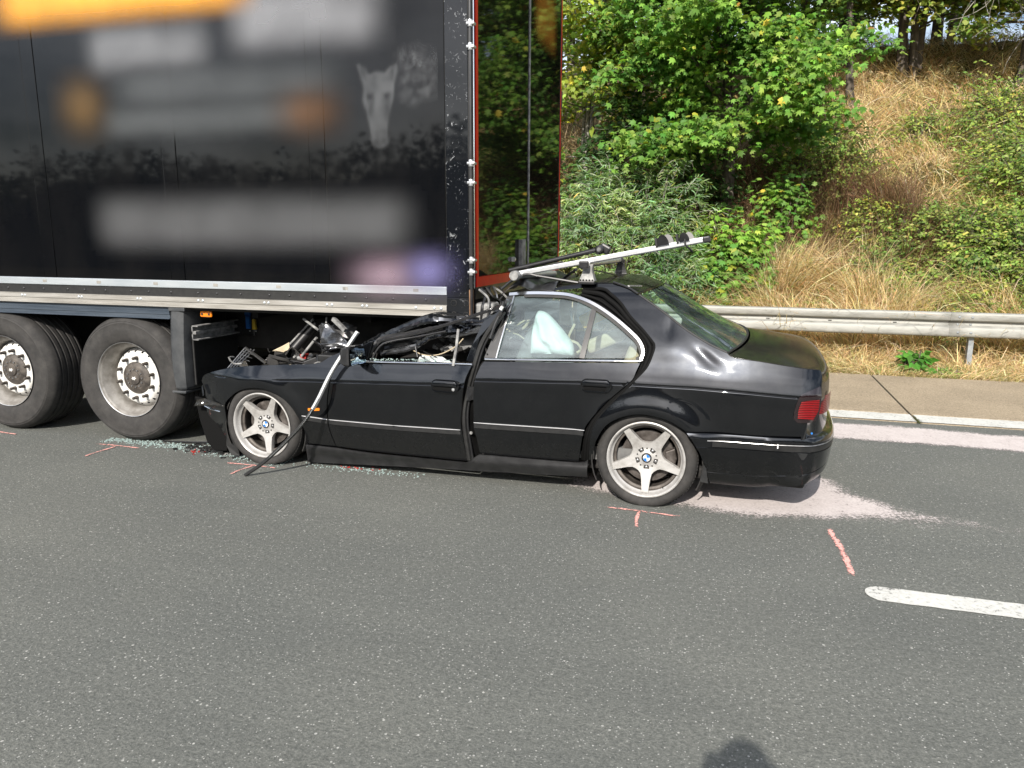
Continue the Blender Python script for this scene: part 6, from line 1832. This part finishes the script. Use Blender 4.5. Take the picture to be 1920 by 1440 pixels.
tree('maple_tree', 'bright green broad-leaved maple with a bare grey trunk, the large one in mid bank', (-.22, 14.3), 5.2, .125, (-.04, -.02), 48, .22, 1.2, 2.15, (-.22, -.6, .0), 24000, own=300, size=(.075, .150), pal=P_MAPLE, group='maples on the bank')
tree('maple_tree', 'yellow-green maple with thin branches showing just beside the trailer doors', (-3.0, 15.2), 5.4, .05, (.02, -.02), 30, .22, 1.0, 2.2, (.35, -.5, -.05), 12000, size=(.07, .135), pal=P_YEL, bark='palebark', group='maples on the bank')
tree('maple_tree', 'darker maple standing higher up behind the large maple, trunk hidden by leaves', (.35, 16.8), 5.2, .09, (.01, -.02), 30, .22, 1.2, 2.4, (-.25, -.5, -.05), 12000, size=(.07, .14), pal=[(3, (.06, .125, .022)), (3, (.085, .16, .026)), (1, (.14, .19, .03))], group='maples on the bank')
tree('slender_tree', 'slender dark-trunked tree at the left edge of the dry grass strip', (2.10, 18.2), 6.2, .085, (-.035, 0), 22, .36, .9, 1.8, (-.1, -.4, -.2), 5000, tmpl=LOBED, size=(.09, .15), pal=P_TOP, group='trees along the top of the bank', own=0)
tree('ridge_tree', 'thick double-stemmed tree on the dry crest of the bank', (3.28, 19.2), 6.0, .115, (-.02, 0), 30, .22, 1.2, 2.3, (.15, -.5, -.15), 8500, droop=.4, tmpl=LOBED, size=(.09, .16), pal=P_TOP, group='trees along the top of the bank')
t2 = MB().tube([(.20, .05, -.05), (.17, .05, 1.0), (.09, .05, 2.2), (-.05, .1, 4.0)], [.10, .085, .07, .05], 12).build('trunk', 'bark', bpy.data.objects['ridge_tree'], smooth=60)
tree('ridge_tree', 'thinner leaning tree close to the right of the double-stemmed tree on the crest', (3.62, 19.4), 5.6, .085, (.05, 0), 30, .20, 1.2, 2.6, (.3, -.5, -.15), 9500, droop=.4, tmpl=LOBED, size=(.09, .16), pal=P_YEL[:3] + P_TOP, group='trees along the top of the bank')
tree('ridge_tree', 'dark-trunked tree at the upper right corner over the dry slope', (5.50, 18.8), 5.8, .10, (-.03, 0), 30, .18, 1.2, 2.6, (-.4, -.45, -.15), 10000, droop=.4, tmpl=LOBED, size=(.08, .14), pal=P_TOP, group='trees along the top of the bank')
for k, (x, y, hgt, r0) in enumerate([(-3.3, 17.5, 7, .06), (-2.9, 15.0, 6.6, .05), (-1.6, 19.5, 8, .10), (.0, 20.5, 8, .11), (1.2, 20.8, 8, .12), (2.35, 22.4, 8, .14), (2.75, 23.2, 8, .10), (4.6, 22.5, 8, .14), (6.6, 21.5, 8, .13), (-4.4, 20.2, 8, .12), (7.7, 19.4, 8, .12), (3.0, 25.4, 8, .13), (5.6, 26, 8, .13), (.9, 25.5, 8, .13), (-1.2, 24.5, 8, .13)]):
    lab = ['thin pale stem rising behind the yellow-green maple', 'thin pale crooked stem beside the trailer door edge', 'dark tree deep in the wood behind the large maple, left', 'dark tree deep in the wood straight behind the large maple', 'dark tree in the wood just right of the large maple crown', 'dark tree left of the sky gap above the crest', 'thin dark tree inside the sky gap above the crest', 'dark tree behind the leaning tree on the crest', 'dark tree behind the upper right corner of the slope', 'dark tree in the wood hidden behind the trailer', 'dark tree beyond the right picture edge', 'far dark tree seen through the sky gap', 'far dark tree behind the right-hand crest trees', 'far dark tree in the deep wood behind the slender tree', 'far dark tree in the deep wood behind the maples'][k]
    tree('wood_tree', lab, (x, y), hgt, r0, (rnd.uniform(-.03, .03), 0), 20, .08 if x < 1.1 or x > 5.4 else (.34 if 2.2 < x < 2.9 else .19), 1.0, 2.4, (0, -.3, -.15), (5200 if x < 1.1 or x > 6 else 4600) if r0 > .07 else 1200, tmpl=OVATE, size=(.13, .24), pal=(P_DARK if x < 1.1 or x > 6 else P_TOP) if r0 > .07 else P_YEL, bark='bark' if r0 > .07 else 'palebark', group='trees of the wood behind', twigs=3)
# shrubs
mound('silver_bush', 'large silvery narrow-leaved bush beside the trailer door, behind the roof rack', (-1.75, 12.75), 1.35, .85, 2.05, 15000, NARROW, (.09, .15), P_SILV, stems=60, tipdown=-.3, nrm_up=.5, spray=15, stemcol='palebark')
mound('silver_bush', 'smaller silvery bush low behind the rear of the car roof', (-.95, 12.15), .65, .45, 1.15, 5200, NARROW, (.09, .14), P_SILV, stems=30, tipdown=-.3, spray=15, stemcol='palebark')
mound('dark_shrub', 'dark shrub between the silvery bush and the large maple', (-1.7, 14.2), 1.6, .7, 2.5, 5200, OVATE, (.08, .15), P_DARK, stems=40)
mound('maple_sapling', 'young bright green maple sapling in front of the maple trunk, above the carrier end', (-.08, 12.55), .72, .55, 1.30, 1500, MAPLE, (.085, .145), P_MAPLE, own=300, stems=22, nrm_up=.8, tipdown=-.5)
mound('maple_sapling', 'low maple shoots beside the trunk of the large maple, right', (.75, 13.7), .6, .5, 1.25, 800, MAPLE, (.08, .14), P_MAPLE, stems=14, nrm_up=.8, tipdown=-.5)
br = [((4.25, 13.0), 1.05, .8, .95, 9600, 'dense green bramble thicket at the right edge just above the guard rail'),
      ((4.75, 14.7), 1.15, .95, 1.25, 9600, 'tall bramble thicket at the right edge halfway up the bank'),
      ((3.15, 13.3), .85, .7, .78, 8000, 'green bramble thicket in mid bank below the foot of the dry path'),
      ((4.75, 16.6), 1.0, .9, 1.15, 6000, 'upper bramble thicket at the right edge below the crest'),
      ((2.25, 12.95), .60, .45, .50, 3600, 'low bramble clump left of mid bank above the yellow straw'),
      ((1.35, 15.4), .95, .8, .95, 6800, 'dull green bramble thicket between the maple and the dry path'),
      ((3.05, 12.15), .95, .4, .42, 5200, 'sparse bramble clump right behind the rail splice'),
      ((2.2, 14.0), .55, .45, .5, 2800, 'small bramble clump above the brown dead stems'),
      ((1.05, 12.6), .40, .35, .5, 900, 'small bramble clump in the straw beside the maple sapling'),
      ((5.6, 12.6), .9, .6, .8, 2400, 'bramble thicket just beyond the right end of the visible rail'),
      ((3.3, 16.9), .60, .45, .45, 1300, 'little green shrub in the dry grass under the double-stemmed tree')]
for c, rx, ry, hh, n, lab in br:
    mound('bramble_bush', lab, c, rx, ry, hh, n, OVATE, (.045, .09), P_BRAM, group='brambles on the bank', stems=30, lump=.5, spray=8)
# the fresh green weed on the verge
mound('weed_plant', 'fresh bright green leafy weed growing in the straw below the guard rail', (2.27, 10.55), .19, .15, .30, 90, OVATE, (.10, .17), [(3, (.10, .26, .03)), (2, (.14, .32, .04))], cat='weed', stems=14, lump=.1, stemcol='leaf' if False else 'bark')
mound('weed_plant', 'flat dark green weed in the straw left of the rail post', (2.62, 10.45), .22, .12, .09, 160, OVATE, (.03, .06), P_BRAM, cat='weed', stems=6, lump=.1)

# dry grass
def grass(name, n, xr, yr, h, w, pal, lean=.5, keep=None, bend=.5, dens=None):
    pts = []
    while len(pts) < n:
        x, y = rnd.uniform(*xr), rnd.uniform(*yr)
        if dens is not None and dens(x, y) < rnd.random(): continue
        pts.append((x, y, height(x, y) - .01))
    P = np.array(pts)
    hh = nr.uniform(h[0], h[1], n) * (0.6 + .8 * nr.random(n))
    az = nr.uniform(0, 2 * np.pi, n)
    clump = np.array([noise.noise((p[0] * 1.7, p[1] * 1.7, 9.)) for p in pts]) * 4
    az = az * .6 + clump
    ld = np.c_[np.cos(az), np.sin(az), np.zeros(n)]
    ll = lean * (0.3 + nr.random(n))
    sd = np.c_[-ld[:, 1], ld[:, 0], np.zeros(n)] * .5 + nr.standard_normal((n, 3)) * .3; sd = norm(sd)
    ww = nr.uniform(w[0], w[1], n)
    V = []
    for u, k in ((0, 1.), (.4, .9), (.75, .6)):
        c = P + ld * (ll * hh * (u + bend * u * u))[:, None] + np.array((0, 0, 1)) * (hh * (u - .35 * ll * u * u))[:, None]
        V += [c - sd * (ww * k / 2)[:, None], c + sd * (ww * k / 2)[:, None]]
    V.append(P + ld * (ll * hh * (1 + bend))[:, None] + np.array((0, 0, 1)) * (hh * np.maximum(.12, 1 - .55 * ll))[:, None])
    V = np.stack(V, 1).reshape(-1, 3)
    tf = np.array([(0, 1, 3), (0, 3, 2), (2, 3, 5), (2, 5, 4), (4, 5, 6)])
    F3 = (tf[None] + (np.arange(n) * 7)[:, None, None]).reshape(-1, 3)
    C = np.repeat(colours(n, pal, .25), 7, 0)
    o = bpy.data.objects.new(name, mesh_from(name, V, F3, C, 'grass'))
    col.objects.link(o); o['kind'] = 'stuff'
    return o
STRAW = [(5, (.70, .545, .30)), (4, (.60, .44, .215)), (2, (.80, .67, .42)), (1, (.32, .21, .09)), (.8, (.22, .24, .07))]
BROWN = [(4, (.13, .075, .04)), (3, (.20, .12, .065)), (1, (.30, .19, .10)), (1, (.07, .05, .025))]
GREENISH = [(3, (.27, .30, .08)), (3, (.52, .42, .20)), (2, (.38, .35, .13)), (1.5, (.17, .24, .055))]
pn = lambda x, y, s, o: noise.noise((x * s, y * s, o))
grass('dry_grass', 15000, (-1.2, 6.6), (11.35, 13.2), (.35, .80), (.006, .013), STRAW, .75, dens=lambda x, y: .45 + 1.1 * pn(x, y, 1.1, 2.) + (.4 if x < 1.9 else 0))
grass('dry_grass', 24000, (.4, 7.5), (13.0, 20.8), (.22, .5), (.008, .016), STRAW, .9, dens=lambda x, y: (.75 if 1.9 < x - .12 * (y - 15) < 5.2 or y > 17 else .3) + .5 * pn(x, y, .9, 5.))
grass('dry_grass', 6500, (.5, 2.6), (11.4, 13.0), (.55, 1.0), (.006, .012), STRAW, .6, dens=lambda x, y: .4 + 1.3 * pn(x, y, 1.3, 31.))
grass('dry_grass', 2500, (3.4, 5.2), (11.4, 12.2), (.45, .8), (.006, .012), STRAW, .7, dens=lambda x, y: .3 + 1.3 * pn(x, y, 1.3, 35.))
grass('dead_stems', 4200, (.8, 2.9), (12.9, 15.2), (.5, 1.0), (.006, .012), BROWN, .55, dens=lambda x, y: .35 + 1.6 * pn(x, y, 1.0, 12.))
grass('dead_stems', 3000, (-1.2, 1.2), (12.8, 15.5), (.4, .9), (.007, .012), BROWN, .5)
grass('dry_grass', 5000, (-3.5, 1.0), (12.0, 16.5), (.3, .6), (.007, .013), STRAW + BROWN, .7)
grass('verge_grass', 21000, (-1.4, 6.0), (10.24, 11.5), (.07, .19), (.004, .009), STRAW, 1.1, dens=lambda x, y: .75 + .5 * pn(x, y, 2., 1.))
grass('verge_grass', 7000, (-1.4, 6.0), (10.22, 10.85), (.05, .13), (.004, .009), GREENISH, .8, dens=lambda x, y: .6 + .8 * pn(x, y, 1.5, 8.))
grass('verge_grass', 5000, (-1.2, 6.0), (10.9, 11.6), (.2, .42), (.005, .010), STRAW, .9)
grass('bank_weeds', 6000, (.9, 6.5), (11.5, 14.5), (.25, .6), (.008, .016), GREENISH, .6, dens=lambda x, y: .3 + 1.2 * pn(x, y, .8, 21.))
grass('dry_grass', 9000, (-10, -1.2), (11.35, 18), (.3, .7), (.008, .016), STRAW + BROWN, .75)
grass('verge_grass', 7000, (-10, -1.4), (10.24, 11.5), (.07, .19), (.005, .010), STRAW, 1.1)
# long bare twigs in the crest trees and over the slope
tw = thing('bare_twigs', 'tangle of thin bare twigs hanging at the upper right over the dry slope', 'twigs', (5.0, 17.6, height(5.0, 17.6)))
mb = MB()
for k in range(70):
    p = limb_path((rnd.uniform(4.0, 6.2) - 5.0, rnd.uniform(-.6, .8), rnd.uniform(2.0, 3.3)), (rnd.uniform(-.8, .8), rnd.uniform(-.3, .3), rnd.uniform(-1, -.1)), rnd.uniform(.5, 1.3), .3, .25)
    mb.tube([tuple(q) for q in p], [.009, .008, .007, .006, .005, .004, .003], 4, cap=False)
mb.build('twig', 'palebark', tw, smooth=0, fixn=False)
# wood on the far side of the other carriageway, seen only mirrored in the paint and glass
n = 90000
x = nr.uniform(-70, 60, n); y = -16.5 - nr.random(n) * 7
top = np.array([4.9 + 1.5 * noise.noise((a * .13, 3., 1.)) + .8 * noise.noise((a * .45, b_ * .45, 7.)) + .5 * noise.noise((a * 1.3, b_ * 1.3, 3.)) for a, b_ in zip(x, y)])
z = -.6 + (top + .6) * nr.random(n) ** .85
P = np.c_[x, y, z]
leaf_cloud('far_wood', OVATE, P, frames(nr.standard_normal((n, 3)) + np.array((0, .8, .5)), nr.standard_normal((n, 3))), nr.uniform(.14, .42, n), colours(n, [(3, (.016, .032, .010)), (2, (.024, .045, .014))]), m='darkleaf', kind='stuff')

rows = []  # black backing sheet added inside the wood to keep its reflection dark
for j, (fy, fz) in enumerate([(-16.6, -.4), (-16.9, .55), (-18.2, .86), (-20.5, .95), (-23.5, .86), (-24.5, -.4)]):
    rows.append([(xx, fy + .8 * noise.noise((xx * .5, j, 2.)), (4.3 + 1.4 * noise.noise((xx * .13, 3., 1.)) + .8 * noise.noise((xx * .45, fy * .45, 7.))) * fz if fz > 0 else -.4) for xx in np.arange(-70, 60.5, .6)])
MB().grid(rows).build('far_wood', M['hole'], kind='stuff', smooth=60)

# ------------------------------------------------------------------ the photographer, whose shadow lies on the road
def skinned(name, nodes, links, m, parent, root=0, sub=2):
    me = bpy.data.meshes.new(name)
    me.from_pydata([p[:3] for p in nodes], links, [])
    o = bpy.data.objects.new(name, me)
    col.objects.link(o); o.parent = parent
    md = o.modifiers.new('skin', 'SKIN'); md.use_smooth_shade = True
    for i, p in enumerate(nodes):
        me.skin_vertices[0].data[i].radius = (p[3], p[4] if len(p) > 4 else p[3])
    for i in range(len(nodes)): me.skin_vertices[0].data[i].use_root = (i == root)
    s2 = o.modifiers.new('sub', 'SUBSURF'); s2.levels = s2.render_levels = sub
    me.materials.append(M[m])
    return o
pe = thing('person', 'person in dark clothes standing with raised hands, casting the foreground shadow on the road', 'person', (.03, -.36, 0))
nodes = [(0, 0, .95, .15, .11), (0, .01, 1.15, .14, .10), (0, .01, 1.36, .17, .11), (0, .01, 1.50, .07, .06), (0, .02, 1.60, .06), (0, .03, 1.71, .085, .10), (0, .02, 1.80, .075, .085),
         (-.19, .01, 1.43, .065), (-.27, .10, 1.20, .048), (-.12, .22, 1.48, .035), (.19, .01, 1.43, .065), (.27, .10, 1.20, .048), (.12, .22, 1.48, .035),
         (-.10, 0, .88, .09), (-.12, .02, .50, .062), (-.13, -.02, .09, .042), (-.14, .12, .04, .035), (.10, 0, .88, .09), (.12, .02, .50, .062), (.13, -.02, .09, .042), (.14, .12, .04, .035)]
links = [(0, 1), (1, 2), (2, 3), (3, 4), (4, 5), (5, 6), (2, 7), (7, 8), (8, 9), (2, 10), (10, 11), (11, 12), (0, 13), (13, 14), (14, 15), (15, 16), (0, 17), (17, 18), (18, 19), (19, 20)]
skinned('body', nodes, links, 'clothes', pe)
for sx in (-1, 1):
    hn = [(sx * .12, .22, 1.48, .028), (sx * .10, .245, 1.55, .034, .018)]
    hl = [(0, 1)]
    for f in range(4):
        b0 = len(hn)
        hn += [(sx * (.115 - .020 * f), .25, 1.60 + .004 * f, .009), (sx * (.105 - .020 * f), .275, 1.635 + .003 * f, .008), (sx * (.09 - .020 * f), .285, 1.61, .007)]
        hl += [(1, b0), (b0, b0 + 1), (b0 + 1, b0 + 2)]
    b0 = len(hn)
    hn += [(sx * .065, .25, 1.55, .010), (sx * .045, .27, 1.58, .008)]
    hl += [(1, b0), (b0, b0 + 1)]
    skinned('hand', hn, hl, 'skin', pe, sub=1)
hm = MB(); hm.grid([[(.092 * math.cos(t) * math.sin(p), .02 + .105 * math.sin(t) * math.sin(p), 1.76 + .10 * math.cos(p)) for t in [2 * math.pi * i / 20 for i in range(21)]] for p in [math.pi * .62 * j / 10 for j in range(11)]])
hm.build('hair', 'bark', pe, smooth=60)
